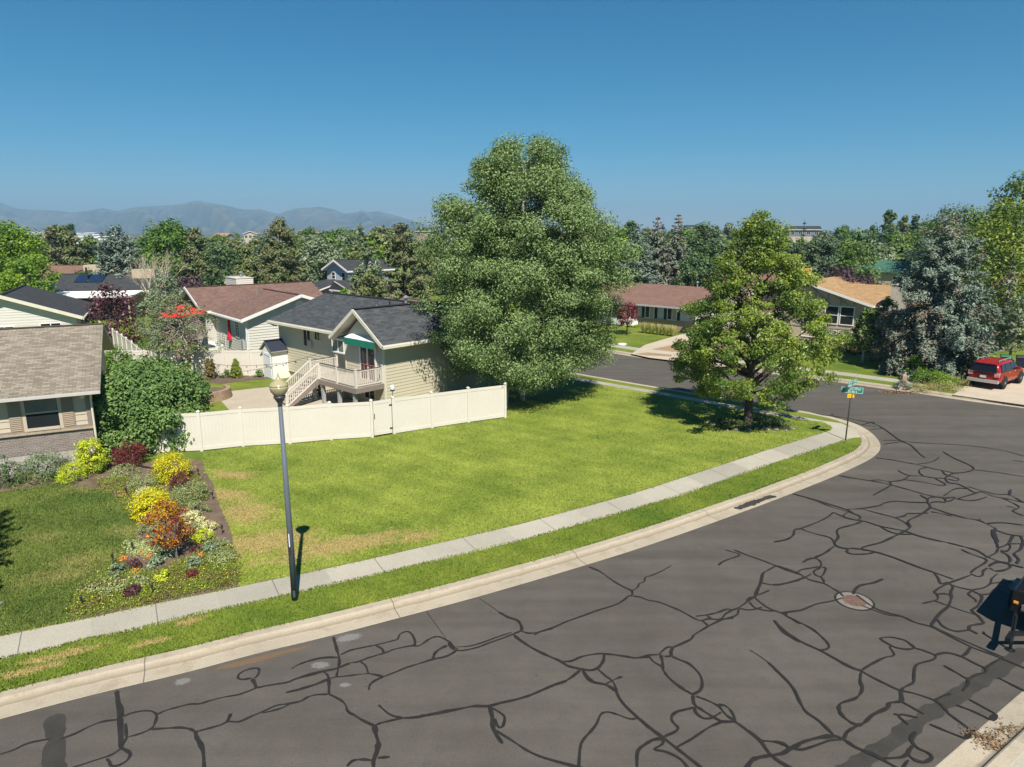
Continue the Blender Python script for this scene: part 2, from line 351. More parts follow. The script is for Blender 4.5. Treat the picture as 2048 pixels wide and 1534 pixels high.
def strip(name,A,B,z,mat,n=160,th=.1):
    def rs(P):
        P=np.array(P,float); d=np.r_[0,np.cumsum(np.linalg.norm(np.diff(P,axis=0),axis=1))]; s=np.linspace(0,1,n)*d[-1]
        return np.stack([np.interp(s,d,P[:,k]) for k in range(2)],1)
    A=rs(A);B=rs(B); C=(A+B)/2; L=np.r_[0,np.cumsum(np.linalg.norm(np.diff(C,axis=0),axis=1))]; m=MB()
    for i in range(n-1):
        m.face([(*A[i],z),(*A[i+1],z),(*B[i+1],z),(*B[i],z)],0,[(L[i],0),(L[i+1],0),(L[i+1],1.2),(L[i],1.2)])
        m.face([(*A[i],z-th),(*A[i+1],z-th),(*A[i+1],z),(*A[i],z)],0,[(L[i],0),(L[i+1],0),(L[i+1],0),(L[i],0)])
        m.face([(*B[i+1],z-th),(*B[i],z-th),(*B[i],z),(*B[i+1],z)],0,[(L[i],0),(L[i+1],0),(L[i+1],0),(L[i],0)])
    return tag(m.build(name,mat),kind='structure')
# valley floor out to the mountains
vm=M('valley_floor',(.13,.13,.09),(.07,.085,.055),scale=.0035,rough=.95)
poly('valley_ground',[(-24000,-6000),(24000,-6000),(24000,26000),(-24000,26000)],-.45,vm)
poly('street',[(-160,-60),(160,-60),(160,160),(-160,160)],ZR,MATS['asphalt'])
curb_strip('kerb_and_gutter',CW,CN)
back=[tuple(CW[i]+CN[i]*.845) for i in range(0,len(CW),2)]
blockA=back+[(-140,260),(-420,420),(-420,-60),(-60,-33)]
poly('lawn',blockA,0,MATS['verge_turf'])
FAR=[(1215,705),(1268,714),(1344,723),(1520,745),(1694,767),(1775,779),(1841,787.6),(1874,792),(1929,802),(2048,816)]
fw=px2(FAR,ZR); E3=unit(np.array(fw[-1])-np.array(fw[-3])); fw=[tuple(np.array(fw[0])+E2*150)]+fw+[tuple(np.array(fw[-1])+E3*60)]
FW=smooth(resample(fw,.5),10)[::-1]; FN=-left_n(FW)*-1
FN=left_n(FW); 
if FN[len(FN)//2]@np.array((.7,.7))<0: FN=-FN
m_=curb_strip('far_kerb_and_gutter',FW[::1] if True else FW,FN)
poly('far_lawn',[tuple(FW[i]+FN[i]*.845) for i in range(0,len(FW),2)]+[(-60,330),(260,330),(320,40),(140,-30)],0,MATS['verge_turf'])
NW=px2([(2048,1380),(1870,1534)],ZR); d=unit(np.array(NW[0])-np.array(NW[1]))
nwp=resample([np.array(NW[1])-d*40,np.array(NW[0])+d*7],.4); nn=left_n(nwp)*-1
curb_strip('near_kerb_and_gutter',nwp[::-1],nn[::-1])
nb=[tuple(p+q*.845) for p,q in zip(nwp,nn)]
poly('near_pavement',nb+[(60,8),(60,-60),(-20,-60)],0,MATS['walk_concrete'])
# pavements
SO=px2([(0,1319),(62,1307),(176,1278),(277,1259),(378,1233),(465,1214),(554,1195.5),(639,1175),(721,1157),(930,1108),(1040,1082),(1366,990),(1513,938),(1600,910),(1688,881)])
SI=px2([(0,1273),(68,1259),(178,1237),(273,1216),(371,1196),(451,1180),(537,1161.5),(625,1144),(770,1112),(1040,1049),(1259,990),(1389,948),(1536,900),(1643,867)])
SO=[tuple(np.array(SO[0])-E1*30)]+SO; SI=[tuple(np.array(SI[0])-E1*30)]+SI
strip('pavement',SO,SI,.012,MATS['walk_concrete'],240)
KI=px2([(1643,844),(1592,838),(1503,824),(1312,788),(1200,769)]); KO=px2([(1650,842),(1600,833),(1503,817.5),(1312,782),(1200,763.5)])
KI+= [tuple(np.array(KI[-1])+E2*90)]; KO+=[tuple(np.array(KO[-1])+E2*90)]
strip('pavement',KO,KI,.012,MATS['walk_concrete'],160)
poly('pavement',px2([(1643,867),(1658,862.5),(1665,857),(1661,851),(1643,844),(1650,842),(1683,847),(1704,856),(1722,866),(1734,878),(1722,875),(1705,876),(1688,881)]),.009,MATS['walk_concrete'])
# far pavement, driveways, dry strips
FP=[tuple(FW[i]+FN[i]*2.0) for i in range(len(FW))]; FQ=[tuple(FW[i]+FN[i]*3.2) for i in range(len(FW))]
strip('far_pavement',FP,FQ,.012,MATS['walk_concrete'],300)
poly('driveway',px2([(1262,708),(1290,690),(1330,678),(1380,664),(1445,664),(1475,690),(1350,722),(1300,716)]),.018,MATS['drive_concrete'])
dirt=M('bare_soil',(.34,.235,.145),(.26,.17,.10),scale=1.5,rough=.95,fine=18,bmp=.3)
poly('bare_soil',px2([(1303,699),(1345,690),(1480,690),(1500,704),(1345,704)]),.022,dirt)
poly('bare_soil',px2([(1270,708.5),(1295,705),(1345,710),(1342,713.5),(1290,711)]),.022,dirt)
poly('driveway',px2([(1905,790),(1925,778),(1935,765),(1945,730),(2075,730),(2120,800),(2060,812)]),.016,MATS['drive_concrete'])
poly('planting_bed',px2([(1725,722),(1790,708),(1880,706),(1870,690),(1700,694)]),.010,dirt)
# lawn sheets with their own turf
BEDR=[(405,923),(412,945),(427,966),(436,1000),(444,1024),(458,1048),(464,1070),(468,1095),(474,1130),(478,1170)]
def ragged(lst,seed,amp=.035):
    r=np.random.default_rng(seed); P=resample(px2(lst),.12); P[1:-1]+=r.normal(0,amp,(len(P)-2,2)); return [tuple(p) for p in P]
BEDL=[(140,1232),(146,1200),(164,1175),(200,1150),(233,1126),(263,1098),(274,1082),(274,1052),(257,1013),(240,997),(219,986),(198,980),(175,975),(120,966),(60,975),(0,985)]
LA=px2([(404,905),(487,893),(580,887),(668,880),(745,875),(788,868),(864,856),(937,845),(1010,836)])+[G(1060,802)[:2]]+KI[:-1][::-1]+px2([(1661,851),(1665,857),(1658,862.5)])+SI[2:][::-1]
LA=[p for p in LA]; i0=[k for k,p in enumerate(LA)][-1]
BR_=ragged(BEDR,1); BL_=ragged(BEDL,2)
LA=LA[:-5]+px2([(478,1172)])+BR_[::-1]
poly('corner_lawn',LA,.005,MATS['lawn_turf'])
LB=px2([(-260,1330),(140,1243)])+BL_+px2([(-60,1000),(-260,1060)])
poly('neighbour_lawn',LB,.005,MATS['neighbour_turf'])
VA=[p for p in SO]+[tuple(CW[i]+CN[i]*.87) for i in range(len(CW)-1,-1,-2) if CW[i][1]<G(1733,893)[1]+.5 and CW[i][0]<17.5 and CW[i][0]>-28]
soil=M('garden_soil',(.175,.125,.09),(.105,.072,.052),scale=2.2,rough=.95,fine=30,bmp=.6,bdist=.03)
BED=px2(BEDR)+px2([(478,1172),(142,1241)])+px2(BEDL)+px2([(-60,985),(-60,960),(100,930),(225,925),(300,925),(380,917)])
poly('garden_soil',BED,.004,soil)
# backyard
poly('patio_slab',px2([(428,786),(560,772),(660,772),(700,800),(760,812),(640,845),(480,845)]),.016,MATS['drive_concrete'])
poly('mulch_bed',px2([(205,752),(527,752),(540,757),(480,763),(440,768),(400,763),(300,770),(205,775)]),.008,M('bark_mulch',(.16,.115,.085),(.09,.065,.05),scale=5,rough=.95,fine=25,bmp=.5))
# ------------------------------------------------------------------ sealed cracks in the street
def crk(ox,oy,s,data):
    out=[]
    for ln in data.strip().split('\n'):
        ln=ln.strip()
        if not ln: continue
        wd=.062
        if ln[0]=='w': a,ln=ln.split(' ',1); wd=float(a[1:])
        pts=[tuple(float(v) for v in p.split(',')) for p in ln.split()]
        out.append((wd,[G(ox+x/s,oy+y/s,ZR)[:2] for x,y in pts]))
    return out
CR=[]
CR+=crk(0,1100,2.926,'''0,1197 80,1170 170,1130 300,1104
350,1108 440,1075 520,1035 600,1005 690,993
w.12 683,825 690,880 700,960 705,1040 710,1160
690,880 715,920 720,975
720,975 770,955 840,942 890,945 915,965 910,1005 885,1045 820,1075 750,1095 735,1110 710,1160
w.08 735,1015 740,1095
710,1160 750,1180 762,1200 740,1235 690,1262 650,1262 640,1240 625,1222
705,1165 650,1200 560,1230 440,1270 330,1310
915,965 970,940 1040,920 1110,903 1170,900 1230,882 1310,862 1390,848 1440,832 1500,808
w.08 1500,808 1490,780 1475,755
1475,750 1420,758 1393,748 1405,722 1450,700 1500,692 1517,702 1510,730 1490,752
1500,808 1560,795 1680,775 1730,755 1820,732 1890,712 1970,695 2048,665
885,1050 960,1045 1050,1040 1110,1048 1145,1062 1200,1050 1290,1025 1335,1005 1400,1005 1470,975 1540,945 1620,910 1690,900 1760,885 1800,862 1850,848 1920,845
w.05 1535,955 1600,940 1650,925 1690,905
w.08 1325,1010 1340,985 1350,958
w.09 1145,1062 1150,1095 1175,1140 1190,1190 1195,1290
1705,695 1760,665 1830,645 1900,632 1975,630
1670,835 1760,815 1840,790 1920,760
1890,712 1915,730 1925,765 1925,845''')
CR+=crk(600,1100,2.926,'''w.075 195,510 215,580 230,640 225,690 212,745
0,670 80,640 160,628 225,630
235,615 290,590 350,575 450,555 570,525
570,525 590,490 630,478 655,495 672,530 670,555 650,562
445,560 480,580 490,605
160,755 212,745
0,812 80,790 160,757
0,745 60,725 150,705 229,690
229,690 280,665 340,655 400,632 490,605 560,580 650,562 700,560 760,520 810,508 860,530 885,550 905,580
355,655 385,680 400,725
212,745 300,735 400,725 490,742
490,742 440,765 410,790 403,820
490,742 560,715 620,690 700,665 780,640 850,625 900,600 925,575
w.1 778,640 790,605 820,580 860,560
w.16 870,545 905,585
905,590 960,588 1040,570 1120,540 1200,512 1250,492
w.05 905,568 980,565 1060,545 1150,512 1240,482
w.018 1050,285 1110,325 1165,365
w.018 740,360 790,430 860,530
w.08 1165,365 1220,395 1270,412 1292,440 1295,470 1250,492
1295,475 1340,488 1400,480 1480,455 1560,420 1650,388 1740,355 1850,320 1900,290 1920,272 1945,268
1370,498 1420,475 1480,462
w.085 1250,497 1290,530 1360,575 1440,615 1520,650 1570,680 1640,697
1535,655 1590,650 1650,625 1730,610 1780,608 1850,615 1920,628 1980,632 2048,628
w.08 1780,608 1775,650 1745,690 1700,705 1640,697
w.08 1640,705 1590,745 1550,770 1490,790 1420,820 1350,850 1270,875 1180,895 1100,915 1020,915 940,930 860,945 760,965 680,980 600,985
w.1 860,945 760,965 700,975
600,985 530,1000 470,1015 435,1030
w.11 435,1030 445,1080 458,1130 450,1180 430,1240 435,1290
460,908 500,945 540,970 600,985
435,1030 370,1000 320,970 280,945 265,905 230,875 170,845
w.09 1655,705 1680,745 1720,775 1790,790 1850,825
1745,700 1790,740 1830,770 1855,825
1790,785 1840,760 1885,742
w.08 1850,825 1870,870 1910,920 1980,985 2048,1045
1980,985 1930,990 1860,965 1800,950 1760,965 1735,1020 1700,1065 1660,1110 1640,1160 1630,1290
w.09 1110,915 1125,980 1135,1055 1185,1135
1125,925 1180,960 1198,985 1185,1035 1160,1035 1140,990
1140,1055 1230,1110 1330,1175 1420,1215 1560,1255 1660,1280
275,1268 310,1235 370,1228 430,1235
455,1218 525,1213
1690,98 1760,130 1830,180 1890,215 1940,240 1945,268''')
CR+=crk(1100,1100,3.534,'''w.045 580,290 620,265 630,240 665,225 675,195 720,180 790,150 860,110
585,327 640,335 690,355 770,370 860,405 930,435 1030,490 1080,505 1120,540
w.075 1120,540 1060,575 1015,605 1000,630 940,660 870,690
1030,470 1110,460 1180,445 1250,420 1290,425 1340,405 1390,370 1450,330
1120,540 1170,515 1230,490 1295,485
1080,500 1110,490 1150,490
1110,465 1150,490 1210,488 1240,455 1290,425
1335,415 1325,455 1290,475 1240,490
1340,415 1400,425 1450,420 1500,405
1410,370 1450,410 1530,430 1580,432
1450,340 1490,375 1550,415 1650,455 1767,525
w.09 1390,360 1420,340 1450,330 1460,300 1490,230 1505,170 1540,145 1595,115
1450,325 1500,308 1550,288
1500,235 1570,248 1640,245 1767,215
1270,65 1220,85 1190,110
1240,0 1340,35 1270,65
1300,0 1400,40 1500,75 1600,115 1700,155 1767,175
1640,445 1700,438 1767,428
1640,445 1670,450 1665,470
w.08 1590,500 1640,570 1690,610 1767,655
870,690 830,690 790,720 770,740 700,745 610,765 540,755 440,742 380,738
w.08 870,690 855,720 855,750 810,755
700,750 730,790 790,825
w.1 785,745 795,790 800,850
800,850 840,905 920,970 1010,1025
w.075 865,755 920,780 980,805 1050,870 1075,930 1065,990 1010,1025
w.075 1010,1030 1020,1090 1070,1130 1150,1180 1220,1215 1310,1220 1390,1275 1480,1345 1550,1440 1600,1480 1720,1550
1030,1035 1110,1065 1190,1105 1220,1140 1260,1180 1320,1215
1190,1095 1240,1105 1280,1140 1310,1200
1025,1110 1030,1150 1080,1190 1140,1190 1210,1150
1025,1115 960,1130 890,1150 860,1185 870,1220 905,1260 880,1290 810,1320
1220,1215 1120,1260 1000,1340 890,1400
w.075 625,1190 720,1270 800,1330 890,1400 980,1470 1080,1550
w.075 800,1335 730,1345 670,1380 620,1430 615,1560
800,1335 795,1375 740,1412 820,1430 920,1480 990,1560
1480,1350 1590,1360 1660,1385 1700,1410
w.09 1767,1375 1700,1410 1640,1445 1560,1455 1460,1475 1420,1500 1380,1560
w.02 1410,710 1470,745 1540,795
1540,795 1610,860 1680,930 1730,1000 1767,1085''')
CR+=crk(1548,1100,3.534,'''w.09 205,90 240,68 290,58
290,58 350,30 400,0
290,58 320,75 335,100 320,130 285,150 290,175 330,190 355,165 365,130 340,122
165,160 200,140 260,130 315,120
0,248 70,240 160,215 220,195 265,170
0,108 60,125 160,160 210,190 260,215 355,240 410,270 460,300 490,330
330,190 350,215 355,240
491,340 400,365 300,385 200,425 130,438 50,448
w.08 560,315 580,275 620,250 700,235 770,208
580,320 640,365 700,405 780,440 900,470 1000,515 1110,545 1220,600 1400,690 1550,745 1800,850
w.045 620,395 700,425 800,460 900,472
w.045 1110,535 1200,580 1380,660 1620,760
700,20 640,32 540,30 515,10
620,0 720,15 800,40 920,85 1040,130 1130,160 1200,185 1270,210
1130,160 1160,200 1180,240 1230,230
1130,300 1170,270 1240,235 1310,210 1390,180
1390,165 1430,130 1500,95
1390,170 1440,190 1475,180 1480,150 1510,130
1520,120 1570,95 1630,90 1670,115 1640,140 1570,150
1580,170 1540,205 1530,240 1480,270 1400,285
1230,240 1320,270 1400,285
1530,240 1620,228 1710,215
1400,290 1460,315 1530,310 1570,275 1640,260 1630,235
1580,280 1620,310 1700,345
1400,290 1375,315 1420,350 1430,370
w.08 1460,315 1470,345 1440,400 1400,430 1440,465 1470,500 1480,520 1430,530 1385,540 1380,570
1240,240 1265,265 1250,300 1255,340 1240,385 1225,410
1130,300 1155,320 1150,355 1050,380
1150,315 1200,312 1250,320
w.04 1130,360 1240,400 1340,435 1440,465
w.08 1230,405 1180,445 1150,480 1110,535
1150,490 1200,545 1290,578 1380,570 1440,597
80,465 160,505 260,555 330,610 385,670 380,700 330,712
w.075 0,500 40,545 110,600 200,655 330,715 430,770 540,830 610,855
w.065 600,850 700,905 800,955 890,995 1000,1020 1150,1075 1230,1150
610,860 690,810 780,765 850,745 820,690 850,685
850,690 770,645 760,625 830,620 920,640 960,665 990,695 930,705 850,690
990,695 1060,715 1140,750 1120,780 1010,815 990,890 985,940 920,975 895,1000
1140,745 1220,730 1320,755 1420,805 1490,840 1500,870
1390,690 1360,735 1330,755
1490,840 1560,795 1620,765
1200,820 1290,870 1370,912 1430,885 1500,870
1370,912 1370,950 1335,1000
w.075 615,870 610,930 625,990 580,1050 480,1085 460,1120 480,1170 540,1220 590,1240
w.09 895,1000 900,1070 820,1085 800,1120 700,1170 640,1225 590,1245
590,1245 520,1290 495,1340
0,840 80,915 150,1000 190,1090 230,1150 310,1205 370,1260 425,1315
w.085 0,1455 60,1440 120,1405 200,1365 300,1335 420,1320 495,1345 580,1400 700,1450 850,1534 950,1590
0,1355 70,1375 120,1405 200,1415 300,1385 400,1350 490,1345
0,1480 120,1550
900,1075 1000,1130 1060,1165
w.12 850,1165 900,1172
900,1165 1020,1190
880,1180 950,1240
1100,1235 1230,1290 1360,1340
w.1 1360,1340 1395,1280
1395,1280 1220,1150
1290,1100 1420,1150 1540,1210
w.13 1540,1210 1570,1165
1570,1165 1380,1060
1580,905 1680,955 1800,1015
w.075 1000,1290 970,1340 1010,1400 1090,1440 1115,1475 1060,1505 990,1485 950,1440 985,1385
750,1480 900,1470 950,1440
950,1490 900,1560
1130,1070 1190,1040 1250,1020''')
CR+=crk(1548,800,4.036,'''w.07 300,100 400,125 470,130 600,150 700,170 800,190 880,230 950,280 1020,330 1100,365 1140,400 1180,440 1220,468
w.05 470,110 470,130
w.05 480,135 560,160 640,180 720,205 770,210 830,215
w.05 700,205 800,180 805,195
w.05 770,240 880,232
w.05 870,328 1020,330 1100,342 1250,352 1500,365 1700,385 1850,410 2018,455 2200,510
w.05 880,362 950,350 1020,340
820,470 950,485 1080,510 1160,525 1280,555 1400,580 1450,590
w.05 1150,520 1240,510 1300,490 1335,465
w.08 1365,420 1440,465 1540,510 1605,545 1600,570 1530,588 1450,595 1390,625 1385,640 1410,670 1480,680 1550,710
1610,565 1700,575 1850,595 2018,622
w.04 1920,488 2018,500
1000,572 1050,598 1100,612 1200,618 1280,630 1390,635
1230,548 1180,560 1175,590 1210,618
1355,570 1385,605 1450,625 1490,640 1475,655 1400,640
520,612 650,635 780,655 870,670 950,690 1080,725 1200,760 1290,780
780,652 850,648 930,660 1030,650 1095,615
930,660 945,680 930,700 800,772
1050,645 1200,665 1330,690 1385,685 1300,635
150,760 300,800 450,845 590,890 640,915
w.045 180,765 330,815 480,870 600,905
600,905 690,940 685,970 620,965 560,940 600,905
590,885 700,880 850,855 890,835 980,820 1100,828 1240,832
480,910 560,945 650,970 740,985 850,1020 1000,1050 1060,1060
w.075 480,910 430,950 350,990 220,1040 170,1050 155,1095 100,1130 0,1150
w.05 220,1045 320,1080 440,1110 480,1140 490,1170
w.08 710,985 640,1010 530,1040 510,1070 520,1110 490,1165 540,1195 610,1205
490,1185 440,1215 400,1245 330,1270
600,1205 590,1230 640,1248 760,1245 820,1232
w.07 610,1200 720,1210 830,1235 950,1270 1080,1320 1200,1365 1290,1395
w.075 710,1200 740,1185 860,1155 960,1110 1030,1075 1100,1030 1085,980 1180,930 1260,870 1240,830
w.05 700,880 850,920 980,955 1060,995 1095,1030
980,955 1050,940 1080,920 1150,920 1250,915
850,1020 920,1060 1000,1085 1120,1085 1040,1060
w.075 1060,1060 1150,1095 1280,1130 1400,1155 1520,1185 1640,1220 1720,1270
1510,1210 1600,1250 1710,1290 1700,1320 1590,1390
w.08 1240,830 1245,800 1290,785 1370,795 1390,820 1430,815 1460,790 1380,795
1180,770 1240,805
1370,780 1440,730 1500,715 1560,720
1550,710 1620,750 1680,745 1770,780 1900,805 2018,830
1390,830 1310,825 1260,835
1470,800 1560,815 1640,810 1720,785
1480,800 1600,765 1660,745
1560,700 1680,735 1800,765 1900,770 2018,830 2200,910
w.09 1910,725 1900,770
1850,800 1920,830 1980,870 1930,900 2018,940
1880,860 1950,875
1260,870 1320,890 1430,925 1540,955 1650,975 1720,1005 1790,1040
w.1 1790,1040 1780,1070 1790,1120 1810,1200
w.09 1810,1200 1890,1165 1930,1100
1265,905 1350,920 1440,940
1640,975 1670,965
1720,1000 1850,995 2018,1015
1790,1055 1900,1090 2018,1105
1760,1050 1770,1110 1810,1140 1790,1160
1890,1165 1910,1190 1880,1225 1830,1215
1890,1165 2018,1165
w.08 1990,1100 2010,1150 1990,1210 1940,1245 1975,1290 1960,1325
1810,1205 1790,1240 1710,1280
1830,1225 1890,1260 1910,1300 1890,1320
1720,1270 1810,1305 1900,1330 2018,1360
1740,1340 1800,1310 1880,1320 1910,1350 1860,1380 1790,1385 1740,1360''')
seal=M('crack_sealant',(.028,.024,.020),(.018,.016,.014),scale=6,rough=.55,spec=.35,fine=40)
rng=np.random.default_rng(5); mb=MB()
def ribbon(mb,P,wd,z,rag=.22,m=0):
    P=np.array(P); N=left_n(P); n=len(P)
    wv=wd/2*(1+rag*np.interp(np.arange(n),np.linspace(0,n,max(3,n//3)),rng.normal(0,1,max(3,n//3)))).clip(.5,1.7)
    for e in (0,-1): wv[e]*=.6
    for i in range(n-1):
        mb.face([(*(P[i]-N[i]*wv[i]),z),(*(P[i+1]-N[i+1]*wv[i+1]),z),(*(P[i+1]+N[i+1]*wv[i+1]),z),(*(P[i]+N[i]*wv[i]),z)],m)
for k,(wd,P) in enumerate(CR):
    C=catmull(P,7); ribbon(mb,C,wd*.94,ZR+.004+.00012*k)
tag(mb.build('crack_sealant',seal),kind='structure')
mb=MB()
C=resample(px2([(108,1430),(110,1450),(112,1475),(108,1500),(106,1560)],ZR),.05); ribbon(mb,C,.36,ZR+.003,.16)
C=resample(crk(1548,1100,3.534,'480,1580 560,1534 700,1440 860,1340 1000,1230 1100,1150 1250,1060 1400,960 1560,860 1700,770 1790,705')[0][1],.06); ribbon(mb,C,.36,ZR+.0025,.14)
C=resample(px2([(1474,1018),(1500,1008),(1525,999),(1547,992)],ZR),.05); ribbon(mb,C+rng.normal(0,.012,C.shape),.30,ZR+.014,.25)
tag(mb.build('street_patch',M('patch_asphalt',(.048,.044,.038),(.034,.031,.027),scale=2,rough=.85,fine=40,bmp=.2)),kind='structure')
# ------------------------------------------------------------------ turf blades (stuff)
def inpoly(P,poly):
    x,y=P[:,0],P[:,1]; r=np.zeros(len(P),bool); q=np.array(poly)
    for i in range(len(q)):
        x1,y1=q[i-1]; x2,y2=q[i]
        c=((y1>y)!=(y2>y)); xx=(x2-x1)*(y-y1)/((y2-y1) if y2!=y1 else 1e-9)+x1
        r^=c&(x<xx)
    return r
def scatter(poly,n,rng,near=None):
    q=np.array(poly); lo=q.min(0); hi=q.max(0); out=[]; tot=0
    while tot<n:
        P=rng.uniform(lo,hi,(n*2,2)); P=P[inpoly(P,poly)]
        if near: P=P[rng.random(len(P))<(near/np.maximum(P[:,1],near))**1.6]
        if not len(P): break
        out.append(P); tot+=len(P)
    return np.vstack(out)[:n]
def blades(P,h,wd,rng,z=0.):
    n=len(P); a=rng.uniform(0,2*np.pi,n); hh=h*rng.uniform(.5,1.3,n); ww=wd*rng.uniform(.6,1.4,n)
    lean=rng.normal(0,.45,(n,2))*hh[:,None]; V=np.zeros((n,4,3)); c,s=np.cos(a),np.sin(a)
    for k,(sx,t) in enumerate(((-1,0),(1,0),(.55,1),(-.55,1))):
        V[:,k,0]=P[:,0]+c*ww*sx/2+lean[:,0]*t; V[:,k,1]=P[:,1]+s*ww*sx/2+lean[:,1]*t; V[:,k,2]=z+t*hh-(1-t)*.004
    return V
rg=np.random.default_rng(11)
tag(quads('grass',blades(scatter(LA,110000,rg,20),.042,.03,rg),MATS['lawn_blades']),'mown yellow green turf of the corner lawn','lawn grass',kind='stuff')
tag(quads('grass',blades(scatter(VA,46000,rg,14),.045,.022,rg),MATS['verge_blades']),'strip of green grass between pavement and kerb','verge grass',kind='stuff')
LBv=px2([(-30,1280),(140,1243)])+BL_+px2([(-30,990)])
tag(quads('grass',blades(scatter(LBv,52000,rg,15),.05,.024,rg),MATS['neighbour_blades']),'darker green turf of the left front lawn','lawn grass',kind='stuff')

def edge_blades(line,side,n,mat,label,near=15,over=.045):
    P=resample(np.array(line),.03); N=left_n(P)*side; k=rg.choice(len(P),n,p=(lambda w:w/w.sum())((near/np.maximum(P[:,1],near))**1.5)); d=np.abs(rg.normal(0,over,n))*(.5+.8*np.sin(k*.021)**2)-.02
    tag(quads('grass',blades(P[k]+N[k]*d[:,None],.05,.024,rg,.012),MATS[mat]),label,'grass edge',kind='stuff')
edge_blades(SO,1,5200,'verge_blades','grass creeping over the kerb side edge of the pavement')
strip('lawn_edge_soil',[tuple(p) for p in resample(np.array(SI),.4)],[tuple(p) for p in (lambda P:P+left_n(P)*.055)(resample(np.array(SI),.4))],.0085,soil,n=260,th=.002)
edge_blades(SI,-1,3000,'lawn_blades','grass creeping over the lawn side edge of the pavement',18)
edge_blades([tuple(CW[i]+CN[i]*.85) for i in range(len(CW)) if -28<CW[i][0]<17.8 and CW[i][1]<32.5],-1,4200,'verge_blades','grass creeping over the back of the kerb',14,.035)
# gravel and specks lying on the street
P=np.vstack([scatter(px2([(0,1440),(700,1265),(1270,1105),(1760,920),(2048,960),(2048,1380),(1880,1534),(0,1534)],ZR),420,rg)]); n_=len(P)
V_=np.zeros((n_,4,3)); a_=rg.uniform(0,6.28,n_); r_=rg.uniform(.008,.022,n_)
for q_ in range(4): V_[:,q_,0]=P[:,0]+np.cos(a_+q_*1.57)*r_; V_[:,q_,1]=P[:,1]+np.sin(a_+q_*1.57)*r_*rg.uniform(.5,1,n_); V_[:,q_,2]=ZR+.028
tag(quads('street_grit',V_,M('street_grit',(.20,.17,.13),(.02,.018,.016),scale=3,rough=.9)),'scattered grit and specks on the asphalt','grit',kind='stuff')
# ================================================================== BUILDINGS AND FENCES
WHITE=M('white_trim',(.78,.77,.74),(.72,.71,.68),rough=.5); CREAM=M('cream_vinyl',(.645,.595,.52),(.615,.565,.49),scale=1.2,rough=.45,spec=.4)
IVORY=M('ivory_trim',(.66,.62,.51),(.6,.56,.46),rough=.55); GLASS=glass(); BLACK=M('black_shutter',(.012,.012,.014),rough=.5)
CONC=M('foundation_concrete',(.42,.39,.35),(.32,.295,.26),scale=1.1,rough=.9,fine=14,bmp=.2)
TANW=M('tan_stucco',(.50,.40,.30),(.46,.365,.27),scale=1,rough=.9,fine=30); OLIVE=M('olive_siding',(.545,.495,.37),(.52,.47,.35),scale=.8,rough=.6,fine=None)
WSID=M('white_siding',(.60,.58,.53),(.56,.54,.49),scale=.8,rough=.55); BEIGE=M('beige_boards',(.50,.43,.335),(.46,.395,.305),scale=1.2,rough=.6)
GREYB=M('grey_blue_siding',(.45,.49,.53),(.42,.455,.495),scale=.8,rough=.6); BRN=M('brown_trim',(.20,.155,.115),(.17,.13,.10),rough=.6); TAUPE=M('taupe_paint',(.25,.205,.175),(.22,.18,.155),rough=.6)
GALV=M('galvanised_metal',(.42,.43,.44),(.35,.36,.37),rough=.4,metal=.6); DARKM=M('dark_metal',(.03,.03,.032),rough=.4,spec=.5)
INTER=M('dark_interior',(.015,.014,.013),rough=.9); CURT=M('curtain_cloth',(.40,.37,.32),(.33,.3,.26),scale=6,rough=.9)
R_TAN=roofmat('tan_shingles',(.30,.26,.205),(.175,.15,.117),(.085,.072,.056),w=.31,h=.14,vary=.4)
R_CHAR=roofmat('charcoal_shingles',(.085,.092,.098),(.048,.052,.057),(.03,.03,.033),w=.42,h=.15)
R_DARK=roofmat('dark_shingles',(.060,.063,.068),(.042,.044,.048),(.028,.028,.03))
R_RED=roofmat('red_brown_shingles',(.21,.132,.106),(.145,.09,.073),(.09,.05,.04))
R_BRN=roofmat('brown_shingles',(.215,.128,.098),(.175,.104,.08),(.13,.075,.06))
R_ORG=roofmat('orange_tan_shingles',(.41,.26,.135),(.30,.185,.095),(.2,.12,.06))
R_GRN=roofmat('green_shingles',(.065,.16,.115),(.05,.125,.09),(.035,.09,.065))
BR_RED=brickmat('red_brick',(.34,.14,.085),(.26,.105,.065),(.32,.25,.2)); BR_GREY=brickmat('grey_brown_brick',(.235,.185,.16),(.155,.12,.105),(.30,.27,.24)); BR_TAN=brickmat('tan_brick',(.36,.235,.155),(.29,.185,.12),(.34,.28,.22))
STON=M('stone_block',(.36,.26,.175),(.25,.175,.115),scale=3,rough=.9,fine=14,bmp=.5)
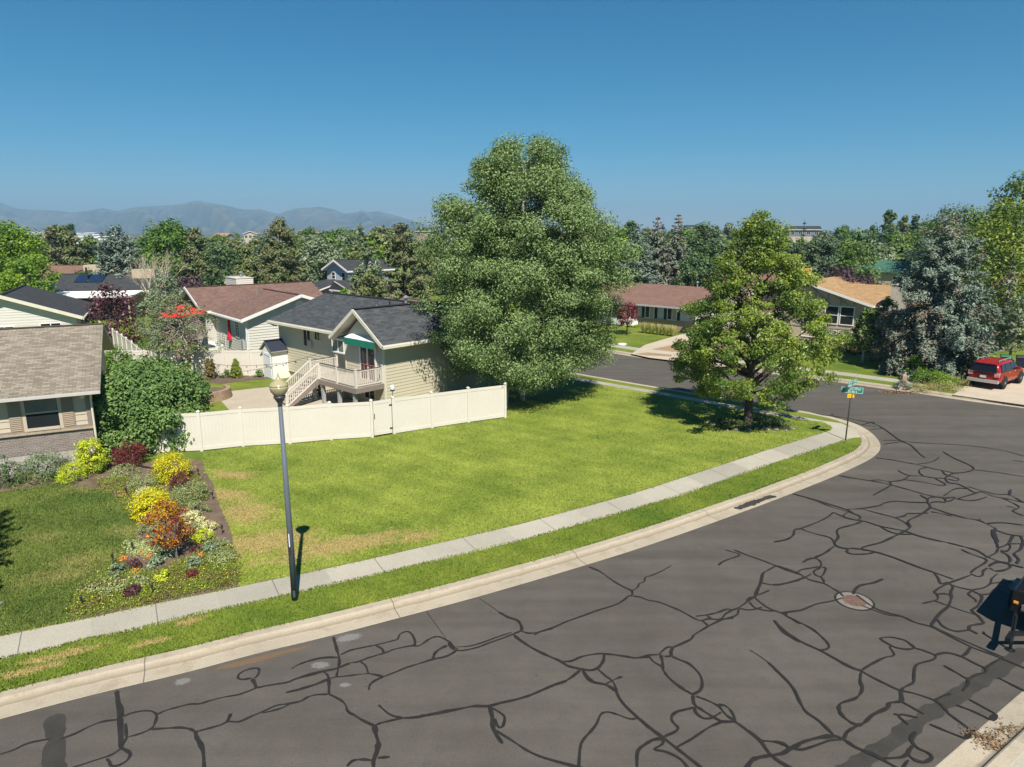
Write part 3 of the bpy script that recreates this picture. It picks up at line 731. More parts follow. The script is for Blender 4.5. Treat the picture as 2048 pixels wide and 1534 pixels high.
def win(par,o,d,n,s0,s1,z0,z1,split='v',fm=None,gm=None,fw=.07,proud=.05,curtain=False,label=None):
    fm=fm or WHITE; m=MB()
    m.wbox(o,d,n,s0-fw,s0,z0-fw,z1+fw,0,proud); m.wbox(o,d,n,s1,s1+fw,z0-fw,z1+fw,0,proud)
    m.wbox(o,d,n,s0,s1,z1,z1+fw,0,proud-.003); m.wbox(o,d,n,s0,s1,z0-fw,z0,0,proud+.03)
    if split=='v': c=(s0+s1)/2; m.wbox(o,d,n,c-.03,c+.03,z0,z1,0,proud-.006)
    if split=='h': c=(z0+z1)/2; m.wbox(o,d,n,s0,s1,c-.03,c+.03,0,proud-.006)
    if split=='3': 
        for k in (1,2): c=s0+(s1-s0)*k/3; m.wbox(o,d,n,c-.03,c+.03,z0,z1,0,proud-.006)
    f=m.build('window',fm,par)
    if label: f['label']=label
    p=MB(); p.wbox(o,d,n,s0,s1,z0,z1,0,.027); p.build('pane',gm or GLASS,f)
    if curtain:
        c=MB(); a=s0+(s1-s0)*.52; c.wbox(o,d,n,a,s1-.03,z0+.03,z1-.02,.028,.030); c.build('curtain',CURT,f)
    return f
def wallbox(m,x0,y0,x1,y1,z0,z1,mat=0):
    m.box(x0,y0,z0,x1,y1,z1,mat)
def gable_roof(par,x0,x1,y0,y1,ze,zr,roof,trim,th=.16,axis='x',name='roof'):
    m=MB()
    if axis=='x':
        ym=(y0+y1)/2; m.slope([(x0,y0,ze),(x1,y0,ze),(x1,ym,zr),(x0,ym,zr)],th); m.slope([(x1,y1,ze),(x0,y1,ze),(x0,ym,zr),(x1,ym,zr)],th)
        m.beam((x0,ym,zr+.01),(x1,ym,zr+.01),.28,.03,0)
    else:
        xm=(x0+x1)/2; m.slope([(x0,y1,ze),(x0,y0,ze),(xm,y0,zr),(xm,y1,zr)],th); m.slope([(x1,y0,ze),(x1,y1,ze),(xm,y1,zr),(xm,y0,zr)],th)
        m.beam((xm,y0,zr+.01),(xm,y1,zr+.01),.28,.03,0)
    return m.build(name,[roof,trim],par)
def gable_wall(m,o,d,s0,s1,z1,za,mat=0,sa=None):
    sa=(s0+s1)/2 if sa is None else sa; P=lambda a,z:(o[0]+d[0]*a,o[1]+d[1]*a,z)
    m.face([P(s0,z1),P(s1,z1),P(sa,za)],mat)
def vent(par,x,y,z,r=.06,h=.45,cap=False,mat=None):
    m=MB(); m.tube([(x,y,z-.25),(x,y,z+h)],r,10)
    if cap: m.lathe([(r*1.1,0),(r*2.1,.02),(r*2.1,.08),(r*.3,.2)],(x,y,z+h),12)
    return m.build('roof_vent',mat or GALV,par)
X_,Y_=(1,0),(0,1); NX,NY=(-1,0),(0,-1)
# ---- left front house
H=empty('house',(-18.05,28.26,0),R_(27.1),'tan shingled house with brown brick base and large front window behind the garden','house')
m=MB(); m.box(-16,.02,-.1,0,11.2,.88,0); m.build('foundation',CONC,H)
m=MB()
for (a,b,f) in ((-16,0,(0,-1)),):
    m.face([(-16,0,.88),(0,0,.88),(0,0,1.74),(-16,0,1.74)],0,[(-16,.88),(0,.88),(0,1.74),(-16,1.74)])
m.face([(0,0,.88),(0,11.2,.88),(0,11.2,1.74),(0,0,1.74)],0,[(0,.88),(11.2,.88),(11.2,1.74),(0,1.74)])
m.build('brick_wall',BR_GREY,H)
m=MB(); m.box(-16,-.09,1.74,.04,.02,1.84,0); 
bl=m.build('brick_ledge',brickmat('ledge_brick',(.36,.28,.2),(.27,.2,.14),(.42,.37,.3),.09,.2),H)
for f in bl.data.polygons:
    for li in f.loop_indices:
        v=bl.data.vertices[bl.data.loops[li].vertex_index].co; bl.data.uv_layers[0].data[li].uv=(v.x,v.z*1+.02+v.y*.2)
m=MB(); m.siding((0,0.01),X_,NY,-16,0,1.84,3.36,course=.27,lip=.028); m.face([(0,0,1.74),(0,11.2,1.74),(0,11.2,3.4),(0,0,3.4)]); gable_wall(m,(0,0),Y_,0,11.2,3.4,5.3); m.build('wall',BEIGE,H)
m=MB(); m.box(-.14,-.05,1.84,.02,0.0,3.36); m.box(-16,-.045,1.84,-.14,-.012,1.93); m.build('corner_trim',TAUPE,H)
m=MB(); m.tube([(.08,-.1,.1),(.08,-.1,3.0),(.14,-.45,3.32)],.045,8); m.build('downspout',IVORY,H)
f=win(H,(0,0),X_,NY,-2.28,-1.14,2.0,3.26,'h',BEIGE,fw=.12)
pane_reflection=MB(); pane_reflection.wbox((0,0),X_,NY,-2.28,-1.14,2.62,3.26,.028,.031)
pane_reflection.build('pane_reflection',M('pale_reflection',(.16,.17,.165),(.13,.14,.135),rough=.12,spec=.6),f)  # reflection on the upper pane, painted as a paler glossy sheet
for a,b in ((-1.02,-.58),(-2.86,-2.4)):
    m=MB(); m.wbox((0,0),X_,NY,a,b,1.86,3.3,0,.05)
    for k in range(17): 
        z=1.95+k*.078; m.hexa([(a+.05,-.075,z),(b-.05,-.075,z),(b-.05,-.05,z),(a+.05,-.05,z)],[(a+.05,-.055,z+.05),(b-.05,-.055,z+.05),(b-.05,-.05,z+.05),(a+.05,-.05,z+.05)])
    m.build('shutter',M('brown_shutter',(.30,.235,.165),(.27,.21,.15),rough=.6),H)
gable_roof(H,-16.5,.5,-.55,11.7,3.45,5.55,R_TAN,M('grey_white_fascia',(.50,.48,.45),(.46,.44,.41),rough=.6),th=.14)
m=MB(); m.box(-16.5,-.66,3.33,.5,-.56,3.44); m.build('gutter',M('grey_white_fascia',(.5,.48,.45)),H)
m=MB(); m.lathe([(.03,0),(.09,.03),(.1,.1),(.05,.16)],(-.2,-.28,3.12),12); m.build('flood_lamp',IVORY,H)
# ---- deck house
H2=empty('house',(-7.3,38.2,0),R_(-43),'olive sided house with charcoal roof and green awning behind the white fence','house')
m=MB(); m.box(-12.8,.7,-.1,-.1,8.9,.5); m.box(-3.8,.12,-.1,-.05,.9,.3); m.build('foundation',M('tan_foundation',(.50,.36,.22),(.44,.31,.19),scale=1.5,rough=.9,fine=12),H2)
m=MB()
m.siding((0,0),X_,NY,-3.8,0,.02,3.75,gable=(-2.05,5.15),course=.19)
m.siding((0,.6),X_,NY,-12.8,-3.8,.48,3.95,course=.19)
m.siding((0,0),Y_,X_,0,9,.02,3.8,course=.19)
m.siding((-3.8,0),Y_,NX,0,.6,.4,3.85,course=.19)
m.siding((-12.8,0),Y_,NX,.6,9,.48,3.9,gable=(4.8,5.4),course=.19)
m.siding((0,9),X_,Y_,-12.8,0,.3,3.9,course=.19); m.build('wall',OLIVE,H2)
m=MB()
m.box(-.09,-.035,.02,.035,.09,3.7); m.build('corner_trim',IVORY,H2)
m=MB(); m.box(-3.86,-.03,1.6,-3.74,.0,3.8); m.build('corner_trim',IVORY,H2)
m=MB(); m.box(-12.86,.57,.48,-12.75,.6,3.9); m.build('corner_trim',IVORY,H2)
# roof: cross gable over the right block, main wing running left
m=MB(); xa=-2.05; za=5.62; ze=3.78; yl=-.5
m.slope([(.6,yl,ze),(.6,9.6,ze),(xa,9.6,za),(xa,yl,za)],.2)
m.slope([(-4.7,2.0,ze),(-4.7,yl,ze),(xa,yl,za),(xa,4.75,za)],.2)
m.slope([(-13.25,.02,3.98),(-4.2,.02,3.98),(-2.3,4.8,5.56),(-13.25,4.8,5.56)],.2)
m.slope([(-2.0,9.6,3.98),(-13.25,9.6,3.98),(-13.25,4.8,5.56),(-2.0,4.8,5.56)],.2)
m.beam((-13.25,4.8,5.57),(-2.1,4.8,5.57),.3,.04); m.beam((xa,yl,za+.01),(xa,4.8,za+.01),.3,.04)
m.build('roof',[R_CHAR,IVORY],H2)
m=MB(); m.beam((.62,yl-.03,ze-.10),(xa,yl-.03,za-.10),.05,.2); m.beam((xa,yl-.031,za-.10),(-4.72,yl-.031,ze-.10),.05,.2)
m.box(-13.25,-.10,3.78,-4.3,.01,3.92); m.box(.61,yl,3.58,.72,9.5,3.72); m.build('fascia',IVORY,H2)
m=MB(); m.tube([(-13.1,-.05,3.8),(-12.95,.3,3.6),(-12.9,.5,3.55)],.05,8); m.build('downspout',M('tan_pipe',(.35,.28,.2)),H2)
win(H2,(0,.6),X_,NY,-9.55,-8.75,2.55,3.75,'v',OLIVE,fw=.05); win(H2,(0,.6),X_,NY,-8.15,-7.6,3.1,3.75,'v',OLIVE,fw=.05)
m=MB(); m.wbox((0,.6),X_,NY,-9.0,-8.55,2.5,2.95,.06,.1); m.build('house_sign',M('pink_board',(.55,.38,.40),(.5,.34,.36),scale=8),H2)
# bay (garden) window
bm=MB(); x0,x1=-5.2,-3.95; f0=-.05
for xx in (x0,x1): bm.box(xx-.035,f0,2.78,xx+.035,f0+.07,3.56); bm.box(xx-.035,.54,2.78,xx+.035,.6,3.76)
bm.box(x0-.06,f0-.04,2.70,x1+.06,.6,2.78); bm.box(x0,f0+.01,3.48,x1,f0+.06,3.56); bm.box((x0+x1)/2-.025,f0,2.78,(x0+x1)/2+.025,f0+.06,3.5)
bm.hexa([(x0-.04,f0-.03,3.56),(x1+.04,f0-.03,3.56),(x1+.04,.6,3.76),(x0-.04,.6,3.76)],[(x0-.04,f0-.03,3.6),(x1+.04,f0-.03,3.6),(x1+.04,.6,3.8),(x0-.04,.6,3.8)])
bw=bm.build('bay_window',WHITE,H2)
bm=MB(); bm.box(x0+.03,f0+.03,2.78,x1-.03,.55,3.48); bm.build('pane',M('bay_glass',(.22,.23,.21),(.10,.11,.10),scale=4,rough=.08,spec=.5),bw)
# sliding door with awning, lower window
f=MB(); o=(0,0); f.wbox(o,X_,NY,-2.32,-2.2,1.5,3.62,0,.05); f.wbox(o,X_,NY,-.82,-.7,1.5,3.62,0,.05); f.wbox(o,X_,NY,-2.2,-.82,3.52,3.62,0,.047); f.wbox(o,X_,NY,-1.58,-1.46,1.5,3.52,0,.06)
dr=f.build('sliding_door',WHITE,H2); p=MB(); p.wbox(o,X_,NY,-2.2,-.82,1.5,3.52,0,.026); p.build('pane',M('door_glass',(.10,.065,.05),(.06,.04,.035),scale=2,rough=.06,spec=.5),dr)
m=MB()
for k in range(5): m.wbox(o,X_,NY,-2.15+k*.3,-2.12+k*.3,1.6,2.35,.06,.09)
m.wbox(o,X_,NY,-2.18,-.84,2.35,2.39,.06,.09); m.build('safety_gate',M('pink_metal',(.35,.13,.14)),H2)
AWG=M('green_canvas',(.015,.20,.13),(.012,.165,.11),rough=.7); AWW=M('white_canvas',(.7,.7,.68)); ac=[]
m=MB(); xl,xr=-3.12,-.15; A=[(xl,-.02,4.02),(xr,-.02,4.0)]; B=[(xl,-.5,3.86),(xr,-.5,3.84)]
m.hexa([B[0],B[1],A[1],A[0]],[(p[0],p[1],p[2]+.03) for p in (B[0],B[1],A[1],A[0])],0)
n=28
for k in range(n):
    a=xl+(xr-xl)*k/n; b=xl+(xr-xl)*(k+1)/n; dz=.03 if k%2 else 0
    m.hexa([(a,-.515,3.46+dz),(b,-.515,3.46+dz),(b,-.502,3.46+dz),(a,-.502,3.46+dz)],[(a,-.515,3.88),(b,-.515,3.88),(b,-.502,3.88),(a,-.502,3.88)],1)
m.build('awning',[AWW,AWG],H2)
win(H2,o,X_,NY,-1.95,-1.0,.35,1.0,'v',WHITE,fw=.05)
vent(H2,-4.6,3.0,5.05,.07,.35,mat=GALV); vent(H2,-5.1,1.3,4.5,.06,.25,mat=DARKM); vent(H2,-4.7,4.1,5.4,.05,.28,mat=DARKM); vent(H2,-3.4,4.4,5.5,.1,.3,True)
# ---- deck with stairs (own thing)
DK=empty('deck',(-7.3,38.2,0),R_(-43),'raised cream railed deck with a staircase under the green awning','deck')
DZ=1.5
m=MB()
for k in range(14): m.box(-3.75,-1.95+k*.14,DZ-.04,-.02,-1.95+k*.14+.132,DZ)
m.build('deck_floor',M('deck_boards',(.42,.36,.29),(.36,.3,.24),scale=3,rough=.8),DK)
m=MB(); m.box(-4.82,-1.98,DZ-.32,.0,-1.92,DZ-.04); m.box(-.06,-1.92,DZ-.32,0,-.03,DZ-.04); m.box(-4.82,-1.92,DZ-.32,-4.76,-.03,DZ-.04); m.box(-4.76,-1.9,DZ-.1,-3.75,-.03,DZ-.05); m.build('rim_beam',TAUPE,DK)
for x,y in ((-.35,-1.8),(-1.9,-1.8),(-3.6,-1.8),(-4.6,-1.8),(-3.6,-.35)):
    m=MB(); m.box(x-.09,y-.09,0,x+.09,y+.09,DZ-.32); m.build('post',M('grey_post',(.34,.35,.36),(.30,.31,.32)),DK)
def railing(par,p,q,zp,zq,h=.95,sp=.125,posts=(1,1),cap=True,name='railing'):
    m=MB(); p=np.array(p,float);q=np.array(q,float); L=np.linalg.norm(q-p); n=int(L/sp)
    for k in range(1,n):
        t=k/n; c=p+(q-p)*t; z=zp+(zq-zp)*t; m.box(c[0]-.02,c[1]-.02,z+.08,c[0]+.02,c[1]+.02,z+h-.05)
    m.beam((*p,zp+.1),(*q,zq+.1),.05,.06); m.beam((*p,zp+h-.04),(*q,zq+h-.04),.07,.07)
    k=max(1,int(round(L/1.6)))
    for j in range(k+1):
        if (j==0 and not posts[0]) or (j==k and not posts[1]): continue
        t=j/k; c=p+(q-p)*t; z=zp+(zq-zp)*t; m.box(c[0]-.06,c[1]-.06,z-.02,c[0]+.06,c[1]+.06,z+h+.08); m.box(c[0]-.075,c[1]-.075,z+h+.08,c[0]+.075,c[1]+.075,z+h+.11)
    o=m.build(name,CREAM,par)
    if cap:
        c=MB(); c.beam((*p,zp+h+.012),(*q,zq+h+.012),.09,.03); c.build('cap_rail',M('brown_cap_rail',(.10,.08,.065)),o)
    return o
railing(DK,(-.06,-1.9),(-3.72,-1.9),DZ,DZ); railing(DK,(-.06,-1.9),(-.06,-.1),DZ,DZ,posts=(0,1)); railing(DK,(-4.78,-.05),(-4.78,-1.9),DZ,DZ,posts=(1,1))
sx0,sx1=-4.78,-3.78; y0,y1=-1.95,-4.1
railing(DK,(sx0,y0),(sx0,y1),DZ,.08,cap=False,posts=(0,1)); railing(DK,(sx1,y0),(sx1,y1),DZ,.08,cap=False)
m=MB()
for x in (sx0,sx1): m.hexa([(x-.03,y0,DZ-.34),(x+.03,y0,DZ-.34),(x+.03,y1,-.05),(x-.03,y1,-.05)],[(x-.03,y0,DZ),(x+.03,y0,DZ),(x+.03,y1,.1),(x-.03,y1,.1)])
m.build('stringer',TAUPE,DK)
m=MB()
for k in range(8): 
    t=(k+.5)/8; y=y0+(y1-y0)*t; z=DZ-(DZ)*(k+1)/8.6; m.box(sx0+.03,y-.15,z-.04,sx1-.03,y+.14,z)
m.build('tread',MATS['deck_boards'],DK)
# ---- red brown roofed white house behind
H3=empty('house',(-20.5,52.4,0),R_(-50),'white sided house with a red brown roof and white gable trim','house')
m=MB(); m.siding((0,0),X_,NY,-7.6,0,-.05,3.3,course=.21,lip=.04); m.siding((0,0),Y_,X_,0,8.7,-.05,3.3,gable=(4.35,4.78),course=.21,lip=.04); m.siding((0,-.8),X_,NY,-15.4,-7.6,0,3.3,course=.18); m.siding((-7.6,0),Y_,X_,-.8,.02,0,3.3,course=.18); m.build('wall',WSID,H3)
m=MB(); m.face([(-15.4,-.815,0),(-7.6,-.815,0),(-7.6,-.815,3.35),(-15.4,-.815,3.35)],0,[(0,0),(7.8,0),(7.8,3.35),(0,3.35)]); m.face([(-15.4,-.815,3.35),(-7.6,-.815,3.35),(-11.5,-.815,5.05)],0,[(0,0),(7.8,0),(3.9,1.6)]); m.build('brick_wall',M('red_painted_brick',(.33,.10,.075),(.26,.075,.06),scale=3,rough=.8),H3)
gable_roof(H3,-7.5,.5,-.45,9.15,3.38,5.0,R_RED,WHITE,th=.2)
gable_roof(H3,-15.8,-7.2,-1.2,10.5,3.42,5.16,R_RED,WHITE,th=.2,axis='y')
m=MB(); m.beam((.52,-.5,3.32),(.52,4.35,4.95),.05,.24); m.beam((.52,4.35,4.951),(.52,9.2,3.321),.05,.24); m.box(-7.2,-.56,3.18,.5,-.46,3.32); m.beam((-7.15,-1.22,3.34),(-11.5,-1.22,5.1),.05,.24); m.beam((-11.5,-1.22,5.101),(-15.85,-1.22,3.341),.05,.24); m.build('fascia',WHITE,H3)
m=MB(); m.box(-.1,-.03,0,.03,.0,3.3); m.box(.001,0,0,.03,.1,3.3); m.tube([(.02,-.45,3.2),(.08,-.08,2.9),(.1,-.08,0)],.05,8); m.build('corner_trim',WHITE,H3)
win(H3,(0,0),X_,NY,-2.5,-1.75,1.75,3.15,'v',WHITE); win(H3,(0,0),X_,NY,-6.2,-5.4,.1,1.6,'v',WHITE,fw=.05)
m=MB(); m.lathe([(.26,-.02),(.36,-.02),(.36,.03),(.26,.03)],(0,0,0),24); gv=m.build('gable_vent',WHITE,H3); gv.rotation_euler=(0,R_(90),0); gv.location=(.04,4.35,4.15)
m=MB(); m.box(-1.1,-.16,.9,-.7,-.02,1.7); m.tube([(-.9,-.1,0),(-.9,-.1,.9)],.03,6); m.build('meter_box',M('meter_grey',(.35,.38,.42)),H3)
m=MB(); m.siding((0,3.6),X_,NY,-15.4,-12.5,4.0,5.65,course=.18); m.siding((-12.5,0),Y_,X_,3.6,5.2,4.0,5.65,course=.18); m.siding((-15.4,0),Y_,NX,3.6,5.2,4.0,5.65,course=.18); m.box(-15.45,3.55,5.65,-12.45,5.25,5.7); m.box(-15.38,3.62,4,-12.52,5.18,5.64)
ch=m.build('chimney',CREAM,H3); m=MB(); m.tube([(-13.4,4.4,5.65),(-13.4,4.4,6.1)],.12,10); m.lathe([(.14,0),(.2,.03),(.2,.12),(.03,.2)],(-13.4,4.4,6.1),12); m.build('flue',GALV,ch)
vent(H3,-6.4,3.3,4.6,.07,.5); vent(H3,-6.5,2.2,4.2,.05,.3); vent(H3,-6.3,1.6,4.05,.05,.25)
# ---- white sided house with dark roof at the left
H4=empty('house',(-35.0,54.6,0),R_(27),'white sided house with a dark grey gable roof at the left edge','house')
m=MB(); m.siding((0,0),X_,NY,-9.4,0,0,3.25,gable=(-4.7,4.95),course=.2); m.siding((0,0),Y_,X_,0,11,0,3.2,course=.2); m.build('wall',WSID,H4)
gable_roof(H4,-9.9,.5,-.5,11.5,3.3,5.22,R_DARK,IVORY,th=.2,axis='y')
m=MB(); m.beam((.52,-.53,3.22),(-4.7,-.53,5.14),.06,.26); m.beam((-4.7,-.531,5.14),(-9.92,-.531,3.22),.06,.26); m.box(.5,-.5,3.08,.6,11.5,3.22); m.build('fascia',IVORY,H4)
win(H4,(0,0),X_,NY,-2.4,-1.1,2.0,2.85,'v'); win(H4,(0,0),X_,NY,-5.3,-4.2,1.6,2.75,'v')
# ---- brown roofed house across the street
H5=empty('house',(13.75,72.0,0),R_(-43),'long brown roofed house with black shutters across the street','house')
m=MB(); m.siding((0,0),X_,NY,-9,6.2,1.05,2.55,course=.2); m.box(-9,.05,0,6.2,9,2.5); m.build('wall',M('pale_blue_siding',(.50,.52,.53),(.46,.48,.49),rough=.6),H5)
m=MB(); m.face([(-.4,-.02,-.1),(6.2,-.02,-.1),(6.2,-.02,1.05),(-.4,-.02,1.05)],0,[(0,0),(6.6,0),(6.6,1.1),(0,1.1)]); m.box(-.4,-.12,1.0,6.25,.02,1.1); m.build('brick_wall',BR_TAN,H5)
m=MB(); m.slope([(-10,-.7,2.55),(7,-.7,2.55),(7,4.6,4.25),(-8.5,4.6,4.25)],.16); m.slope([(7,10,2.55),(-10,10,2.55),(-8.5,4.6,4.25),(7,4.6,4.25)],.16); m.slope([(-10,10,2.55),(-10,-.7,2.55),(-8.5,4.6,4.25)],.16); m.build('roof',[R_BRN,M('grey_fascia',(.42,.43,.44))],H5)
m=MB(); m.box(-10,-.8,2.38,6.6,-.72,2.53); m.build('gutter',MATS['grey_fascia'],H5)
for a in (.42,3.05):
    win(H5,(0,0),X_,NY,a,a+1.0,1.18,2.42,'v',WHITE,fw=.07,curtain=True)
    for b in (a-.42,a+1.1): m=MB(); m.wbox((0,0),X_,NY,b,b+.32,1.12,2.46,0,.05); m.build('shutter',BLACK,H5)
m=MB(); m.hexa([(-3.9,-.02,.15),(-3.4,-.75,.15),(-1.0,-.75,.15),(-.45,-.02,.15)],[(-3.9,-.02,2.4),(-3.4,-.75,2.4),(-1.0,-.75,2.4),(-.45,-.02,2.4)]); bw=m.build('bay_window',WHITE,H5)
d1=unit(np.array((.55,.73))); 
win(H5,(-1.0,-.75),tuple(d1),(d1[1],-d1[0]),.15,.72,1.05,2.25,None,BLACK,fw=.07,curtain=True); win(H5,(-3.4,-.75),X_,NY,.3,2.1,1.05,2.25,'v',BLACK,fw=.07,curtain=True)
vent(H5,-6.2,4.4,4.2,.06,.5); vent(H5,3.8,4.5,4.25,.08,.4,True)
# garage wing
m=MB(); m.siding((0,-1.2),X_,NY,6.8,13.4,0,2.7,gable=(10.1,4.0),course=.2); m.siding((6.8,0),Y_,NX,-1.2,0.6,0,2.7,course=.2); m.build('garage_wall',WHITE,H5)
gable_roof(H5,6.3,13.9,-1.7,9,2.75,4.3,R_BRN,WHITE,th=.16,axis='y',name='garage_roof')
m=MB(); m.wbox((0,-1.2),X_,NY,7.6,12.6,0,2.2,.03,.06); m.build('garage_door',M('beige_door',(.48,.44,.38)),H5)
# ---- orange tan roofed house
H6=empty('house',(30.7,58.75,0),R_(-43),'two storey tan house with an orange tan roof behind the big spruce','house')
m=MB(); m.box(-11.2,0,-.1,0,9,3.65); m.box(0,.4,-.1,4.4,9,3.65); gable_wall(m,(0,0),X_,-11.2,0,3.65,5.25,sa=-5.6); m.box(-11.2,-.1,1.48,.02,0,1.62); m.build('wall',M('taupe_panel',(.40,.33,.275),(.37,.305,.25),rough=.75),H6)
for s in np.arange(-10,0,1.1):
    zt=3.7+(1-abs(s+5.6)/5.6)*1.5; m=MB(); m.wbox((0,0),X_,NY,s-.04,s+.04,3.65,zt,0,.03); m.build('gable_batten',TAUPE,H6)
for s,e in ((-8.5,-6),(-4.8,-3.2),(-3,-1.7)):
    m=MB(); m.beam((s,-.036,3.75+(1-abs(s+5.6)/5.6)*1.4),(e,-.036,3.7),.01,.08); m.build('gable_batten',TAUPE,H6)

m=MB(); m.box(-11.2,-.05,-.1,0,0,1.48); m.build('lower_wall',TANW,H6)
m=MB(); m.slope([(.5,-.55,3.78),(.5,9.5,3.78),(-5.6,9.5,5.6),(-5.6,-.55,5.6)],.16); m.slope([(-11.7,9.5,3.78),(-11.7,-.55,3.78),(-5.6,-.55,5.6),(-5.6,9.5,5.6)],.16); m.slope([(.3,-.2,3.75),(4.9,-.2,3.75),(4.9,4.7,5.22),(-4.2,4.7,5.22)],.16); m.slope([(4.9,9.6,3.75),(0,9.6,3.75),(-4.2,4.7,5.22),(4.9,4.7,5.22)],.16); m.build('roof',[R_ORG,WHITE],H6)
m=MB(); m.beam((.52,-.58,3.7),(-5.6,-.58,5.52),.05,.2); m.beam((-5.6,-.581,5.52),(-11.72,-.581,3.7),.05,.2); m.build('fascia',WHITE,H6)
for a in (-2.2,-3.5,-5.4): win(H6,(0,0),X_,NY,a,a+1.05,1.95,3.45,'h',WHITE,fw=.08); win(H6,(0,0),X_,NY,a,a+1.05,.6,1.32,'h',WHITE,fw=.06,proud=.09)
m=MB(); m.box(1.7,-.5,-.1,2.9,.6,5.6); m.box(1.65,-.55,5.6,2.95,.65,5.7); m.build('chimney',M('pale_stone',(.52,.46,.38),(.44,.38,.31),scale=2,rough=.9,fine=8),H6)
m=MB(); m.box(-9.1,7.0,4.2,-7.9,8.0,6.3); m.build('chimney',M('orange_plywood',(.72,.42,.10),(.62,.35,.08),scale=2),H6)
# ---- green roofed house
def simple_house(px,yb_dist,pxw,ang,L,D,he,hr,wall,roof,label,hip=0,wins=1,storey=1,fascia=None,axis='x'):
    x,y,z=AT(px,500,yb_dist)
    h=empty('house',(x,y,0),R_(ang),label,'house')
    m=MB(); m.box(-L/2,0,-.2,L/2,D,he)
    if not hip:
        if axis=='x': gable_wall(m,(L/2,0),Y_,0,D,he,hr-.15); gable_wall(m,(-L/2,0),Y_,0,D,he,hr-.15)
        else: gable_wall(m,(0,0),X_,-L/2,L/2,he,hr-.15); gable_wall(m,(0,D),X_,-L/2,L/2,he,hr-.15)
    m.build('wall',wall,h)
    if hip:
        m=MB(); a,b,c,d=(-L/2-.5,-.5,he),(L/2+.5,-.5,he),(L/2+.5,D+.5,he),(-L/2-.5,D+.5,he); e,f=(-L/2+hip,D/2,hr),(L/2-hip,D/2,hr)
        m.slope([a,b,f,e],.18); m.slope([c,d,e,f],.18); m.slope([d,a,e],.18); m.slope([b,c,f],.18); m.build('roof',[roof,fascia or WHITE],h)
    elif axis=='x': gable_roof(h,-L/2-.4,L/2+.4,-.5,D+.5,he,hr,roof,fascia or WHITE,.2)
    else: gable_roof(h,-L/2-.5,L/2+.5,-.5,D+.5,he,hr,roof,fascia or WHITE,.2,axis='y')
    for s in range(storey):
        for k in range(wins):
            s0=-L/2+L*(k+.5)/wins-.55; win(h,(0,0),X_,NY,s0,s0+1.1,he-1.8-2.6*s,he-.6-2.6*s,'v')
    return h
h=simple_house(1768,104,0,-43,9,8,4.0,5.55,TANW,R_GRN,'tan house with a green roof above the purple shrubs','house' and 2.4,wins=2,fascia=M('green_trim',(.04,.1,.07)))
# ---- blue grey two storey house
h=empty('house',(-20.9,88.2,0),R_(-43),'grey blue two storey house with a red brick front among the pines','house')
m=MB(); m.box(-5,0,0,0,6.5,5.05); gable_wall(m,(0,0),X_,-5,0,5.05,6.15); m.build('wall',GREYB,h)
gable_roof(h,-5.5,.5,-.5,7,5.05,6.35,R_DARK,WHITE,.2,axis='y')
m=MB(); m.beam((.5,-.53,4.97),(-2.5,-.53,6.27),.05,.22); m.beam((-2.5,-.531,6.27),(-5.5,-.531,4.97),.05,.22); m.build('fascia',WHITE,h)
win(h,(0,0),X_,NY,-1.5,-.8,3.6,4.7,'h'); win(h,(0,0),X_,NY,-3.8,-3.1,3.9,4.7,'h')
m=MB(); m.box(-6.6,-3.2,0,-1.6,-.05,2.7); m.build('brick_wall',BR_RED,h); m=MB(); m.box(-1.6,-1.6,0,3.2,5,2.7); m.build('brick_wall',BR_RED,h)
m=MB(); m.slope([(-7.1,-3.8,2.75),(-1.2,-3.8,2.75),(-1.2,0,3.75),(-5.2,0,3.75)],.18); m.slope([(-7.1,0,2.75),(-7.1,-3.8,2.75),(-5.2,0,3.75)],.18); m.slope([(3.6,-2.1,2.75),(3.6,5.5,2.75),(-.1,5.5,3.9),(-.1,-2.1,3.9)],.18); m.slope([(-1.6,-2.1,2.75),(3.6,-2.1,2.75),(-.1,-2.0,3.9)],.18); m.build('lower_roof',[R_DARK,WHITE],h)
win(h,(0,-1.6),X_,NY,.0,1.0,.9,2.3,'v',WHITE,fw=.12); m=MB(); m.box(-.6,3.5,4.8,.1,4.3,6.2); m.build('chimney',M('white_brick',(.6,.59,.56)),h)
# ---- dark roofed house with a white patio cover and solar panels
x,y,z=AT(190,560,82)
h=empty('house',(x,y,0),R_(12),'tan house with a dark roof, solar panels and a white patio cover','house')
m=MB(); m.box(-4.4,0,0,7,8,3.05); gable_wall(m,(-4.4,0),Y_,0,8,3.05,4.6); m.build('wall',TANW,h)
gable_roof(h,-4.9,7.4,-.5,8.5,3.05,4.85,R_DARK,WHITE,.2)
m=MB(); m.box(3.3,2.6,3.8,5.9,4.0,5.35); m.build('chimney',M('tan_block',(.47,.38,.28)),h); m=MB(); m.tube([(-1.6,2.2,4.0),(-1.6,2.2,5.7)],.12,8); m.build('roof_vent',DARKM,h)
m=MB(); m.box(-9,1.0,0,-4.4,6,2.6); m.build('garage_wall',TANW,h)
gable_roof(h,-9.5,-3.9,.6,6.4,2.7,3.9,R_DARK,WHITE,.18,name='garage_roof')
m=MB()
for k in range(3): 
    a=-8.8+k*1.5; m.hexa([(a,.9,2.88),(a+1.4,.9,2.88),(a+1.4,3.2,3.83),(a,3.2,3.83)],[(a,.9,2.92),(a+1.4,.9,2.92),(a+1.4,3.2,3.87),(a,3.2,3.87)])
m.hexa([(-2.9,1.6,3.95),(.2,1.6,3.95),(.2,3.6,4.75),(-2.9,3.6,4.75)],[(-2.9,1.6,4.0),(.2,1.6,4.0),(.2,3.6,4.8),(-2.9,3.6,4.8)])
